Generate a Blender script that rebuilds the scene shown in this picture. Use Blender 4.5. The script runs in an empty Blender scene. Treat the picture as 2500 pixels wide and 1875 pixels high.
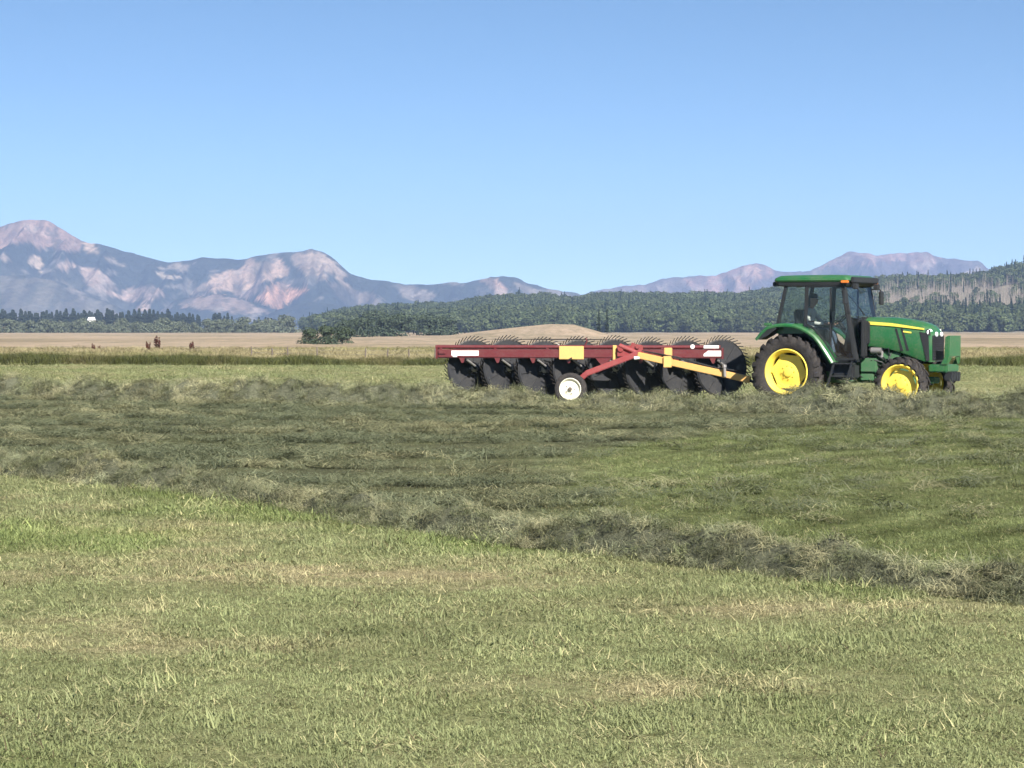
import bpy, bmesh, math, random
import numpy as np
from mathutils import Vector, Matrix, Euler

R = math.radians
random.seed(7)
rng = np.random.default_rng(7)
SC = bpy.context.scene
COL = SC.collection

# ------------------------------------------------------------------ camera, sky, sun, exposure
CAM_H = 1.7
cam_d = bpy.data.cameras.new('camera')
cam_d.sensor_width = 36.0
cam_d.lens = 36.0 * 6000 / 2500
cam_d.clip_start = 0.1
cam_d.clip_end = 60000
cam = bpy.data.objects.new('camera', cam_d)
COL.objects.link(cam)
cam.location = (0, 0, CAM_H)
cam.rotation_euler = (R(90) - math.atan(134.5 / 6000), 0, 0)
SC.camera = cam

SUN_DIR = Vector((0.31, -0.73, 0.60)).normalized()        # towards the sun: behind the camera, to its right
sun_el = math.asin(SUN_DIR.z)
sun_az = math.atan2(SUN_DIR.x, SUN_DIR.y)                 # from +Y towards +X

world = bpy.data.worlds.new('World')
SC.world = world
world.use_nodes = True
wn = world.node_tree
wn.nodes.clear()
w_out = wn.nodes.new('ShaderNodeOutputWorld')
w_bg = wn.nodes.new('ShaderNodeBackground')
w_sky = wn.nodes.new('ShaderNodeTexSky')
w_sky.sky_type = 'NISHITA'
w_sky.sun_disc = False
w_sky.sun_elevation = sun_el
w_sky.sun_rotation = sun_az
w_sky.altitude = 4000
w_sky.air_density = 0.7
w_sky.dust_density = 0.0
w_sky.ozone_density = 2.0
w_bg.inputs['Strength'].default_value = 0.054
w_hsv = wn.nodes.new('ShaderNodeHueSaturation')
w_hsv.inputs['Saturation'].default_value = 1.08
w_hsv.inputs['Hue'].default_value = 0.492
wn.links.new(w_sky.outputs[0], w_hsv.inputs['Color'])
wn.links.new(w_hsv.outputs[0], w_bg.inputs[0])
wn.links.new(w_bg.outputs[0], w_out.inputs[0])

sun_d = bpy.data.lights.new('sun', 'SUN')
sun_d.energy = 5.0
sun_d.angle = R(0.53)
sun_d.color = (1.0, 0.94, 0.84)
sun = bpy.data.objects.new('sun', sun_d)
COL.objects.link(sun)
sun.rotation_euler = SUN_DIR.to_track_quat('Z', 'Y').to_euler()

SC.view_settings.view_transform = 'Standard'
SC.view_settings.look = 'None'
SC.view_settings.exposure = 1.15
SC.view_settings.gamma = 1.0
SC.view_settings.use_curve_mapping = False
SC.cycles.use_denoising = True
SC.cycles.use_adaptive_sampling = True
SC.cycles.adaptive_threshold = 0.03
SC.cycles.max_bounces = 6
SC.cycles.diffuse_bounces = 2
SC.cycles.glossy_bounces = 3
SC.cycles.transmission_bounces = 6
SC.cycles.transparent_max_bounces = 12
SC.cycles.volume_bounces = 1

# ------------------------------------------------------------------ helpers
def tag(o, label=None, cat=None, group=None, kind=None):
    if label: o['label'] = label
    if cat: o['category'] = cat
    if group: o['group'] = group
    if kind: o['kind'] = kind
    return o

def empty(name, loc=(0, 0, 0), rz=0.0, parent=None):
    o = bpy.data.objects.new(name, None)
    COL.objects.link(o)
    o.location = loc
    o.rotation_euler = (0, 0, rz)
    o.parent = parent
    return o

def add_mesh(name, verts, faces, material=None, parent=None, smooth=False, link=True):
    me = bpy.data.meshes.new(name)
    me.from_pydata([tuple(v) for v in verts], [], [tuple(f) for f in faces])
    me.update()
    if material is not None:
        for m in (material if isinstance(material, (list, tuple)) else [material]):
            me.materials.append(m)
    if smooth:
        me.polygons.foreach_set('use_smooth', [True] * len(me.polygons))
    o = bpy.data.objects.new(name, me)
    if link:
        COL.objects.link(o)
    if parent is not None:
        o.parent = parent
    return o

def smooth_by_angle(me, deg=35):
    bm = bmesh.new(); bm.from_mesh(me)
    bmesh.ops.recalc_face_normals(bm, faces=bm.faces)
    for f in bm.faces: f.smooth = True
    for e in bm.edges:
        if len(e.link_faces) == 2:
            e.smooth = e.calc_face_angle(0) < R(deg)
    bm.to_mesh(me); bm.free()

class MB:
    """collects shapes into one mesh"""
    def __init__(self): self.v = []; self.f = []
    def add(self, verts, faces):
        n = len(self.v)
        self.v += [tuple(p) for p in verts]
        self.f += [tuple(i + n for i in f) for f in faces]
        return self
    def box(self, c, s, rot=None):
        vs = []
        for dx in (-.5, .5):
            for dy in (-.5, .5):
                for dz in (-.5, .5):
                    p = Vector((dx * s[0], dy * s[1], dz * s[2]))
                    if rot is not None: p = rot @ p
                    vs.append(p + Vector(c))
        return self.add(vs, [(0, 1, 3, 2), (4, 6, 7, 5), (0, 4, 5, 1), (2, 3, 7, 6), (0, 2, 6, 4), (1, 5, 7, 3)])
    def bar(self, a, b, w, h, up=(0, 0, 1)):
        a = Vector(a); b = Vector(b); d = (b - a)
        x = d.normalized(); u = Vector(up)
        y = u.cross(x)
        if y.length < 1e-4: y = Vector((0, 1, 0)).cross(x)
        y.normalize(); z = x.cross(y)
        M = Matrix((x, y, z)).transposed()
        return self.box((a + b) / 2, (d.length, w, h), M)
    def tube(self, pts, r, n=8, caps=True):
        pts = [Vector(p) for p in pts]
        rs = r if isinstance(r, (list, tuple)) else [r] * len(pts)
        rings = []
        prev = None
        for i, p in enumerate(pts):
            t = (pts[min(i + 1, len(pts) - 1)] - pts[max(i - 1, 0)]).normalized()
            if prev is None:
                u = Vector((0, 0, 1)) if abs(t.z) < .9 else Vector((1, 0, 0))
                a = t.cross(u).normalized()
            else:
                a = (prev - t * prev.dot(t)).normalized()
            prev = a
            b = t.cross(a)
            rings.append([p + (a * math.cos(2 * math.pi * k / n) + b * math.sin(2 * math.pi * k / n)) * rs[i] for k in range(n)])
        vs = [q for ring in rings for q in ring]
        fs = []
        for i in range(len(pts) - 1):
            for k in range(n):
                fs.append((i * n + k, i * n + (k + 1) % n, (i + 1) * n + (k + 1) % n, (i + 1) * n + k))
        if caps:
            fs.append(tuple(range(n - 1, -1, -1)))
            fs.append(tuple((len(pts) - 1) * n + k for k in range(n)))
        return self.add(vs, fs)
    def lathe_y(self, prof, n=32, c=(0, 0, 0), close=False):
        """profile of (radius, y) turned round the local Y axis through c"""
        m = len(prof); vs = []
        for k in range(n):
            a = 2 * math.pi * k / n
            for r, y in prof:
                vs.append((c[0] + r * math.cos(a), c[1] + y, c[2] + r * math.sin(a)))
        fs = []
        for k in range(n):
            k2 = (k + 1) % n
            for i in range(m - 1 if not close else m):
                j = (i + 1) % m
                fs.append((k * m + i, k2 * m + i, k2 * m + j, k * m + j))
        return self.add(vs, fs)
    def prism(self, poly, y0, y1):
        """polygon of (x, z) drawn out from y0 to y1"""
        n = len(poly)
        vs = [(x, y0, z) for x, z in poly] + [(x, y1, z) for x, z in poly]
        fs = [tuple(range(n)), tuple(range(2 * n - 1, n - 1, -1))]
        for i in range(n):
            j = (i + 1) % n
            fs.append((i, i + n, j + n, j))
        return self.add(vs, fs)
    def slab(self, corners, t):
        """a flat polygon given by 3d corners, thickened by t along its normal"""
        P = [Vector(c) for c in corners]
        nrm = (P[1] - P[0]).cross(P[2] - P[0]).normalized() * (t / 2)
        n = len(P)
        vs = [p + nrm for p in P] + [p - nrm for p in P]
        fs = [tuple(range(n)), tuple(range(2 * n - 1, n - 1, -1))]
        for i in range(n):
            j = (i + 1) % n
            fs.append((i, i + n, j + n, j))
        return self.add(vs, fs)
    def build(self, name, mat, parent=None, angle=35, bevel=0.0, link=True):
        o = add_mesh(name, self.v, self.f, mat, parent, link=link)
        if bevel:
            bm = bmesh.new(); bm.from_mesh(o.data)
            bmesh.ops.recalc_face_normals(bm, faces=bm.faces)
            ed = [e for e in bm.edges if len(e.link_faces) == 2 and e.calc_face_angle(0) > R(30)]
            bmesh.ops.bevel(bm, geom=ed, offset=bevel, segments=2, affect='EDGES', clamp_overlap=True)
            bm.to_mesh(o.data); bm.free()
        smooth_by_angle(o.data, angle)
        return o

def copy_tree(o, parent=None):
    c = o.copy(); COL.objects.link(c); c.parent = parent
    for ch in list(o.children): copy_tree(ch, c)
    return c

# numpy value noise
_perm = np.random.default_rng(3).random((256, 256))
def vnoise(x, y):
    x = np.asarray(x, float); y = np.asarray(y, float)
    xi = np.floor(x).astype(int); yi = np.floor(y).astype(int)
    fx = x - xi; fy = y - yi
    fx = fx * fx * (3 - 2 * fx); fy = fy * fy * (3 - 2 * fy)
    g = lambda a, b: _perm[a & 255, b & 255]
    return (g(xi, yi) * (1 - fx) + g(xi + 1, yi) * fx) * (1 - fy) + (g(xi, yi + 1) * (1 - fx) + g(xi + 1, yi + 1) * fx) * fy
def fbm(x, y, o=4, s=0.0):
    t = 0; a = .5; n = 0
    for k in range(o):
        t = t + a * vnoise(np.asarray(x) * 2 ** k + 17.3 * k + s, np.asarray(y) * 2 ** k + 9.1 * k + s * 1.7); n += a; a *= .5
    return t / n
def ridged(x, y, o=4, s=0.0):
    t = 0; a = .5; n = 0
    for k in range(o):
        v = 1 - np.abs(2 * vnoise(np.asarray(x) * 2 ** k + 5.3 * k + s, np.asarray(y) * 2 ** k + 3.7 * k + s) - 1)
        t = t + a * v; n += a; a *= .5
    return t / n
def sstep(a, b, x):
    t = np.clip((np.asarray(x, float) - a) / (b - a), 0, 1)
    return t * t * (3 - 2 * t)
def inpoly(px, py, poly):
    inside = np.zeros(np.shape(px), bool); n = len(poly)
    for i in range(n):
        x1, y1 = poly[i]; x2, y2 = poly[(i + 1) % n]
        c = ((y1 > py) != (y2 > py))
        xs = (x2 - x1) * (py - y1) / ((y2 - y1) if y2 != y1 else 1e-9) + x1
        inside ^= c & (px < xs)
    return inside

# ------------------------------------------------------------------ materials
def nodes_of(name):
    m = bpy.data.materials.new(name); m.use_nodes = True
    nt = m.node_tree; nt.nodes.clear()
    out = nt.nodes.new('ShaderNodeOutputMaterial')
    return m, nt, out
def N(nt, t, **k):
    n = nt.nodes.new(t)
    for a, b in k.items(): setattr(n, a, b)
    return n
def noise_node(nt, scale, detail=4, rough=.55, coord='Object', stretch=None):
    tc = N(nt, 'ShaderNodeTexCoord')
    ns = N(nt, 'ShaderNodeTexNoise')
    ns.inputs['Scale'].default_value = scale
    ns.inputs['Detail'].default_value = detail
    ns.inputs['Roughness'].default_value = rough
    if stretch:
        mp = N(nt, 'ShaderNodeMapping'); mp.inputs['Scale'].default_value = stretch
        nt.links.new(tc.outputs[coord], mp.inputs[0]); nt.links.new(mp.outputs[0], ns.inputs['Vector'])
    else:
        nt.links.new(tc.outputs[coord], ns.inputs['Vector'])
    return ns
def ramp(nt, fac, stops):
    r = N(nt, 'ShaderNodeValToRGB')
    el = r.color_ramp.elements
    while len(el) > 1: el.remove(el[-1])
    el[0].position = stops[0][0]; el[0].color = (*stops[0][1], 1)
    for p, c in stops[1:]:
        e = el.new(p); e.color = (*c, 1)
    nt.links.new(fac, r.inputs[0])
    return r
def mixc(nt, fac, a, b, mode='MIX'):
    m = N(nt, 'ShaderNodeMix'); m.data_type = 'RGBA'; m.blend_type = mode
    for s, i in ((fac, 0), (a, 6), (b, 7)):
        if isinstance(s, (int, float)): m.inputs[i].default_value = s
        elif isinstance(s, tuple): m.inputs[i].default_value = (*s, 1)
        else: nt.links.new(s, m.inputs[i])
    return m.outputs[2]
def paint(name, col, rough=.4, dirt=(.16, .14, .10), dirt_amt=.35, scale=5, metallic=0.0, spec=.5, coat=0.0):
    m, nt, out = nodes_of(name)
    b = N(nt, 'ShaderNodeBsdfPrincipled')
    n1 = noise_node(nt, scale, 6, .65)
    n2 = noise_node(nt, scale * 7, 3, .6)
    f = N(nt, 'ShaderNodeMath', operation='MULTIPLY'); nt.links.new(n1.outputs[0], f.inputs[0]); nt.links.new(n2.outputs[0], f.inputs[1])
    mr = N(nt, 'ShaderNodeMapRange'); mr.inputs[1].default_value = .18; mr.inputs[2].default_value = .5
    mr.inputs[3].default_value = 0; mr.inputs[4].default_value = dirt_amt
    nt.links.new(f.outputs[0], mr.inputs[0])
    nt.links.new(mixc(nt, mr.outputs[0], col, dirt), b.inputs['Base Color'])
    rr = N(nt, 'ShaderNodeMapRange'); rr.inputs[3].default_value = rough * .8; rr.inputs[4].default_value = min(1, rough * 1.5)
    nt.links.new(n1.outputs[0], rr.inputs[0]); nt.links.new(rr.outputs[0], b.inputs['Roughness'])
    b.inputs['Metallic'].default_value = metallic
    b.inputs['Specular IOR Level'].default_value = spec
    b.inputs['Coat Weight'].default_value = coat
    nt.links.new(b.outputs[0], out.inputs[0])
    return m
def glass_mat(name, tint):
    m, nt, out = nodes_of(name)
    tr = N(nt, 'ShaderNodeBsdfTransparent')
    ns = noise_node(nt, 3, 4)
    nt.links.new(mixc(nt, ns.outputs[0], tint, tuple(c * .85 for c in tint)), tr.inputs[0])
    gl = N(nt, 'ShaderNodeBsdfGlossy'); gl.inputs['Roughness'].default_value = .03
    fr = N(nt, 'ShaderNodeFresnel'); fr.inputs[0].default_value = 1.6
    mx = N(nt, 'ShaderNodeMixShader')
    ge = N(nt, 'ShaderNodeNewGeometry'); inv = N(nt, 'ShaderNodeMath', operation='SUBTRACT'); inv.inputs[0].default_value = 1.0
    nt.links.new(ge.outputs['Backfacing'], inv.inputs[1])
    fm = N(nt, 'ShaderNodeMath', operation='MULTIPLY'); nt.links.new(fr.outputs[0], fm.inputs[0]); nt.links.new(inv.outputs[0], fm.inputs[1])
    nt.links.new(fm.outputs[0], mx.inputs[0]); nt.links.new(tr.outputs[0], mx.inputs[1]); nt.links.new(gl.outputs[0], mx.inputs[2])
    nt.links.new(mx.outputs[0], out.inputs[0])
    return m
def leaf_mat(name, dark, light, translu=.3, attr=True, fresh=None):
    """foliage: colour drawn per instance (tint attribute) and per blade (random along the mesh island)"""
    m, nt, out = nodes_of(name)
    at = N(nt, 'ShaderNodeAttribute'); at.attribute_type = 'INSTANCER'; at.attribute_name = 'tint'
    isl = N(nt, 'ShaderNodeNewGeometry')
    base = ramp(nt, isl.outputs['Random Per Island'], [(0, dark), (1, light)])
    col = base.outputs[0]
    if attr:
        col = mixc(nt, 1.0, col, at.outputs['Color'], 'MULTIPLY')
    d = N(nt, 'ShaderNodeBsdfDiffuse'); t = N(nt, 'ShaderNodeBsdfTranslucent')
    nt.links.new(col, d.inputs[0]); nt.links.new(col, t.inputs[0])
    mx = N(nt, 'ShaderNodeMixShader'); mx.inputs[0].default_value = translu
    nt.links.new(d.outputs[0], mx.inputs[1]); nt.links.new(t.outputs[0], mx.inputs[2])
    nt.links.new(mx.outputs[0], out.inputs[0])
    return m

M = {}
M['green'] = paint('tractor_green_paint', (.016, .120, .038), .34, (.15, .16, .10), .60, 3, coat=.3)
M['green_cast'] = paint('dusty_green_casting', (.045, .150, .065), .6, (.16, .16, .12), .55, 6)
M['yellow'] = paint('wheel_yellow_paint', (.88, .68, .10), .4, (.50, .38, .14), .25, 5)
M['stripe'] = paint('stripe_yellow', (.80, .68, .10), .35, (.5, .4, .15), .15, 5)
M['rubber'] = paint('tyre_rubber', (.030, .028, .030), .8, (.11, .095, .08), .65, 5, spec=.25)
M['black'] = paint('black_plastic', (.016, .018, .022), .5, (.07, .07, .065), .35, 6)
M['grille'] = paint('black_mesh', (.014, .015, .020), .6, (.05, .05, .05), .4, 12)
M['red'] = paint('rake_red_paint', (.125, .020, .025), .35, (.17, .10, .09), .4, 3, coat=.25)
M['rake_yellow'] = paint('rake_yellow_paint', (.74, .43, .14), .5, (.42, .28, .13), .5, 4)
M['red_bright'] = paint('brace_red_paint', (.24, .035, .038), .45, (.22, .13, .11), .4, 4)
M['white'] = paint('reflective_white', (.84, .82, .80), .4, (.55, .48, .45), .25, 6)
M['white_rim'] = paint('cream_white_rim', (.80, .77, .64), .5, (.34, .27, .17), .35, 6)
M['steel'] = paint('worn_steel', (.34, .33, .33), .45, (.16, .12, .09), .6, 8, metallic=.6)
M['disc'] = paint('dark_wind_guard', (.020, .021, .026), .5, (.07, .066, .058), .5, 3)
M['tine'] = paint('tine_steel', (.035, .032, .030), .6, (.08, .06, .05), .5, 9)
M['amber'] = paint('amber_lens', (.75, .20, .03), .25, (.4, .15, .05), .2, 9)
M['lens'] = paint('lamp_lens', (.78, .82, .84), .15, (.5, .5, .48), .2, 9)
M['glass'] = glass_mat('cab_glass', (.90, .94, .94))
M['windshield'] = glass_mat('windshield_glass', (.90, .94, .96))
M['seat'] = paint('seat_fabric', (.022, .024, .03), .9, (.06, .06, .055), .3, 7)
M['skin'] = paint('skin', (.55, .32, .23), .6, (.40, .22, .16), .3, 9)
M['shirt'] = paint('pale_shirt_cloth', (.70, .66, .60), .9, (.52, .47, .42), .4, 8)
M['jeans'] = paint('jeans_cloth', (.075, .105, .155), .9, (.14, .15, .17), .4, 8)
M['cap'] = paint('dark_cap_cloth', (.02, .022, .03), .9, (.05, .05, .05), .3, 8)
M['bark'] = paint('bark', (.13, .105, .085), .9, (.07, .06, .05), .6, 9)
M['post'] = paint('weathered_post', (.16, .13, .11), .85, (.08, .07, .06), .5, 9)
M['house_wall'] = paint('house_white_siding', (.80, .80, .78), .7, (.55, .55, .52), .3, 2)
M['house_roof'] = paint('pale_metal_roof', (.78, .79, .80), .4, (.5, .5, .5), .3, 2)

# ------------------------------------------------------------------ ground sheets
def far_windrow_y(x): return 61 - (x + 12.5) * (14 / 22.5)
def mid_windrow_x(y): return 3.2 - (y - 15.4) * (9.3 / 14.0) + .25 * np.sin(y * .55)

def field_height(x, y):
    x = np.asarray(x, float); y = np.asarray(y, float)
    return .05 * (fbm(x * .35, y * .35, 3) - .5) + .03 * (fbm(x * 1.6, y * 1.6, 2, 4) - .5)

def field_tint(x, y):
    """plant cover of the field: returns straw (0..1), lush (0..1), grey hay litter (0..1)"""
    x = np.asarray(x, float); y = np.asarray(y, float)
    near = sstep(-.4, .4, mid_windrow_x(y) - x)          # this side of the middle windrow
    far = sstep(-.6, .6, y - far_windrow_y(x))            # beyond the far windrow
    n1 = fbm(x * .42, y * .62, 4, 2); n2 = fbm(x * 1.3, y * 1.1, 4, 8); n3 = fbm(x * .22, y * .5, 3, 21)
    straw = near * sstep(.50, .68, .55 * n1 + .45 * n2) * (.12 + .5 * sstep(.42, .60, fbm(x * 4, y * 3, 3, 81)))
    for sx_, sy_, wx_, wy_, k_ in ((-.7, 17.1, 1.3, .95, .75), (.58, 11.5, .85, .38, .7), (-3.1, 20.9, 1.1, .9, .65), (1.9, 14.9, 1.2, .5, .6), (-1.6, 13.2, .7, .3, .4), (-.2, 9.2, .6, .25, .35)):
        g_ = np.exp(-((x - sx_ + .8 * (n2 - .5)) / wx_) ** 2 - ((y - sy_ + .8 * (n1 - .5)) / wy_) ** 2)
        straw = straw + near * 1.35 * k_ * g_ * sstep(.30, .58, fbm(x * 3, y * 2.4, 3, 83))
    lush = near * sstep(.50, .68, fbm(x * .6, y * .35, 4, 33)) * .8
    mid = (1 - near) * (1 - far)
    yc = 33.2 + 16 * (1 - np.exp(-np.maximum(x - .7, 0) / 4.5))      # outer edge of the curved green swath
    right = sstep(-1.0, 1.0, yc - y + 2.0 * (n3 - .5)) * sstep(-.6, 1.1, x - .3 + 1.6 * (n2 - .5))
    band = np.sin((y - yc) * 2 * math.pi / 1.9 + 2.5 * (fbm(x * .5, y * .5, 2, 66) - .5)) * mid * sstep(-1.0, .8, x) * sstep(.35, .6, fbm(x * .4, y * .8, 3, 67))
    hay = mid * (1 - .80 * right) * (.55 + .9 * (n2 - .3))
    lush = lush + mid * right * (.45 + .5 * n1)
    straw += far * .45 * sstep(.35, .65, n1)
    lush += far * .35 * sstep(.4, .6, n3)
    return np.clip(straw, 0, 1), np.clip(lush, 0, 1), np.clip(hay, 0, 1), (1 - mid * ((.26 - .02 * right) * (.6 + .8 * n2))) * (1 + .30 * band) * (1 + .22 * mid * np.exp(-((x - 1.6) / 1.3) ** 2 - ((y - 29.5) / 4.0) ** 2)), mid

def grid_sheet(name, xs, ys, zf, mat, attrs=None, kind='structure'):
    X, Y = np.meshgrid(xs, ys)
    Z = zf(X, Y)
    nx, ny = len(xs), len(ys)
    v = np.stack([X.ravel(), Y.ravel(), Z.ravel()], 1)
    i = np.arange(nx * ny).reshape(ny, nx)
    f = np.stack([i[:-1, :-1].ravel(), i[:-1, 1:].ravel(), i[1:, 1:].ravel(), i[1:, :-1].ravel()], 1)
    me = bpy.data.meshes.new(name)
    me.from_pydata(v.tolist(), [], f.tolist()); me.update()
    me.materials.append(mat)
    me.polygons.foreach_set('use_smooth', [True] * len(me.polygons))
    if attrs:
        for an, fn in attrs.items():
            c = fn(X.ravel(), Y.ravel(), Z.ravel())
            a = me.attributes.new(an, 'FLOAT_COLOR', 'POINT')
            a.data.foreach_set('color', np.ascontiguousarray(np.concatenate([c, np.ones((len(c), 1))], 1), dtype=np.float32).ravel())
    o = bpy.data.objects.new(name, me); COL.objects.link(o)
    if kind: o['kind'] = kind
    return o

def soil_mat():
    m, nt, out = nodes_of('stubble_soil')
    at = N(nt, 'ShaderNodeAttribute'); at.attribute_name = 'cover'
    n1 = noise_node(nt, 9, 6, .7, stretch=(1, .6, 1)); n2 = noise_node(nt, 45, 3, .7)
    r1 = ramp(nt, n1.outputs[0], [(.3, (.55, .58, .5)), (.5, (1, 1, 1)), (.72, (1.35, 1.3, 1.2))])
    r2 = ramp(nt, n2.outputs[0], [(.3, (.55, .55, .5)), (.7, (1.3, 1.3, 1.25))])
    c = mixc(nt, 1.0, at.outputs['Color'], r1.outputs[0], 'MULTIPLY')
    c = mixc(nt, 1.0, c, r2.outputs[0], 'MULTIPLY')
    b = N(nt, 'ShaderNodeBsdfDiffuse'); nt.links.new(c, b.inputs[0])
    bp = N(nt, 'ShaderNodeBump'); bp.inputs['Strength'].default_value = .8; bp.inputs['Distance'].default_value = .04
    nt.links.new(n2.outputs[0], bp.inputs['Height']); nt.links.new(bp.outputs[0], b.inputs['Normal'])
    nt.links.new(b.outputs[0], out.inputs[0])
    return m
def cover_color(x, y, z):
    s, l, h, dk, mid = field_tint(x, y)
    base = np.array([.240, .252, .135]); straw = np.array([.360, .315, .200]); lush = np.array([.180, .220, .085]); hay = np.array([.155, .165, .110])
    c = np.tile(base, (len(x), 1))
    for w, k in ((s, straw), (l, lush), (h, hay)):
        c = c * (1 - w[:, None]) + k * w[:, None]
    return c * .85 * dk[:, None]
FIELD_END = 112.0
def field_edge(x): return 113.0 - .11 * np.asarray(x)
grid_sheet('hay_field', np.linspace(-34, 34, 170), np.concatenate([np.linspace(-6, 60, 264), np.linspace(60.6, 122, 90)]), field_height, soil_mat(), {'cover': cover_color})

def pasture_mat():
    m, nt, out = nodes_of('dry_pasture')
    n1 = noise_node(nt, .014, 5, .6, stretch=(1, .28, 1)); n2 = noise_node(nt, .07, 5, .7, stretch=(1, .18, 1)); n3 = noise_node(nt, .6, 3, .7, stretch=(1, .12, 1))
    r = ramp(nt, n1.outputs[0], [(.28, (.17, .14, .098)), (.42, (.27, .22, .165)), (.52, (.34, .272, .212)), (.62, (.26, .215, .16)), (.75, (.20, .18, .12))])
    r2 = ramp(nt, n2.outputs[0], [(.3, (.70, .74, .70)), (.5, (1, 1, 1)), (.7, (1.15, 1.1, 1.08))])
    r3 = ramp(nt, n3.outputs[0], [(.3, (.75, .78, .72)), (.7, (1.2, 1.18, 1.15))])
    c = mixc(nt, 1.0, mixc(nt, 1.0, r.outputs[0], r2.outputs[0], 'MULTIPLY'), r3.outputs[0], 'MULTIPLY')
    b = N(nt, 'ShaderNodeBsdfDiffuse'); nt.links.new(c, b.inputs[0]); nt.links.new(b.outputs[0], out.inputs[0])
    return m
M['pasture'] = pasture_mat()
def pasture_z(x, y):
    return -.12 + .25 * (fbm(np.asarray(x) * .006, np.asarray(y) * .006, 3, 6) - .5) * sstep(200, 400, y)
grid_sheet('pasture', np.linspace(-1500, 1500, 120), np.concatenate([np.linspace(-40, 400, 60), np.linspace(420, 3000, 80)]), pasture_z, M['pasture'])
add_mesh('plain', [(-5000, -400, -2.0), (7000, -400, -2.0), (7000, 7600, -2.0), (-5000, 7600, -2.0)], [(0, 1, 2, 3)], M['pasture'])['kind'] = 'structure'

# ------------------------------------------------------------------ mountains and hills
def px2w(px, py, Y):
    return (px - 1250) / 6000 * Y, CAM_H + (803 - py) / 6000 * Y

SIL_L = [(-900, 690), (-500, 640), (-250, 600), (-80, 566), (0, 554), (36, 543), (69, 535), (112, 535), (130, 542), (156, 560), (184, 580), (224, 596), (235, 592), (260, 598), (307, 612), (362, 627), (412, 639), (452, 636), (499, 628), (579, 632), (633, 625), (687, 617), (741, 612), (757, 607), (790, 614), (819, 631), (852, 665), (888, 676), (931, 685), (989, 694), (1047, 694), (1098, 688), (1148, 685), (1159, 683), (1181, 675), (1228, 673), (1264, 678), (1333, 703), (1405, 714), (1440, 730), (1520, 760), (1600, 790), (1700, 812)]
SIL_R = [(1150, 812), (1300, 765), (1400, 726), (1420, 719), (1475, 704), (1534, 697), (1574, 694), (1614, 679), (1678, 674), (1748, 670), (1788, 657), (1828, 642), (1857, 642), (1892, 660), (1922, 662), (1972, 662), (2022, 637), (2071, 612), (2096, 612), (2136, 622), (2196, 617), (2265, 615), (2290, 627), (2345, 632), (2390, 635), (2409, 655), (2424, 660), (2500, 672), (2600, 665), (2750, 690), (3000, 720), (3300, 740), (3600, 770)]
Z4 = lambda pts: [(x / 2.765, 500 + y / 2.765) for x, y in pts]
Z5 = lambda pts: [(700 + x / 2.765, 580 + y / 2.765) for x, y in pts]
ROCK_L = [
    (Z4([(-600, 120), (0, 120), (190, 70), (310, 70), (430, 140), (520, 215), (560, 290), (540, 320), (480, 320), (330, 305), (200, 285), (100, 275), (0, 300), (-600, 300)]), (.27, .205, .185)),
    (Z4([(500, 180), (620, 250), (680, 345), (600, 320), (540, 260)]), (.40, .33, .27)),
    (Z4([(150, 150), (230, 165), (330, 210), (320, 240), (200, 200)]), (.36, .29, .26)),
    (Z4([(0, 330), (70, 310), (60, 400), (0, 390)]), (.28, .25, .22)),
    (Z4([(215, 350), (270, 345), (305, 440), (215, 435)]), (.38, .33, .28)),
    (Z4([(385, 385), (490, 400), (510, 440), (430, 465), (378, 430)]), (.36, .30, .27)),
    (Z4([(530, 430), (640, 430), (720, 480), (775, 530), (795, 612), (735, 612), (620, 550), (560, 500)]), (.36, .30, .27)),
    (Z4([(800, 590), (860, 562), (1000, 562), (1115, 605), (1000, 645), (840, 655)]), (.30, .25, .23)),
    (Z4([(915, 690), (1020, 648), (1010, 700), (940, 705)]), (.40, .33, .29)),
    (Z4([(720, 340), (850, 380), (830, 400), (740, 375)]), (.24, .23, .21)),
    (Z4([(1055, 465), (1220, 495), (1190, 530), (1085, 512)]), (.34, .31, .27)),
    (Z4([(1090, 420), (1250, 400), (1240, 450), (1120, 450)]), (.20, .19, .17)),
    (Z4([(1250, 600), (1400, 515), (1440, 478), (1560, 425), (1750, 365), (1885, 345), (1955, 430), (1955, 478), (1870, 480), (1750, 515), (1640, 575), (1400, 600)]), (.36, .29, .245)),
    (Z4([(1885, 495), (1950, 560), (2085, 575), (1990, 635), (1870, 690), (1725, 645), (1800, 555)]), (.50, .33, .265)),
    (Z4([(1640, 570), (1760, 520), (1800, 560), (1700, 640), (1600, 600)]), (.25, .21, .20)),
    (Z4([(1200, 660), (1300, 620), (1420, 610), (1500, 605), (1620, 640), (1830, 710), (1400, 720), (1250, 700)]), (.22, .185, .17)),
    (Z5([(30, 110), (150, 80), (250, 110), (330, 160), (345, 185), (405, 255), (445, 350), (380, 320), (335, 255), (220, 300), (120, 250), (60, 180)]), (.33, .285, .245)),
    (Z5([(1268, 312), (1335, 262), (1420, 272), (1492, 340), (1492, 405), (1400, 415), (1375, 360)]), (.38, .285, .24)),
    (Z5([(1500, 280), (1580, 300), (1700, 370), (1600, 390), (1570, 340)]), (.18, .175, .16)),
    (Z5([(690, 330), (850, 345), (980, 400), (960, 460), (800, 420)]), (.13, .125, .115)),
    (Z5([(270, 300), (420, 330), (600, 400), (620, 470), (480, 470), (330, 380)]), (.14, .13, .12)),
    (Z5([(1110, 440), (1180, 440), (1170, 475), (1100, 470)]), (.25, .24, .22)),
    (Z4([(-600, 480), (150, 480), (400, 525), (560, 595), (720, 665), (820, 700), (820, 760), (-600, 760)]), (.125, .13, .115)),
]
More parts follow.
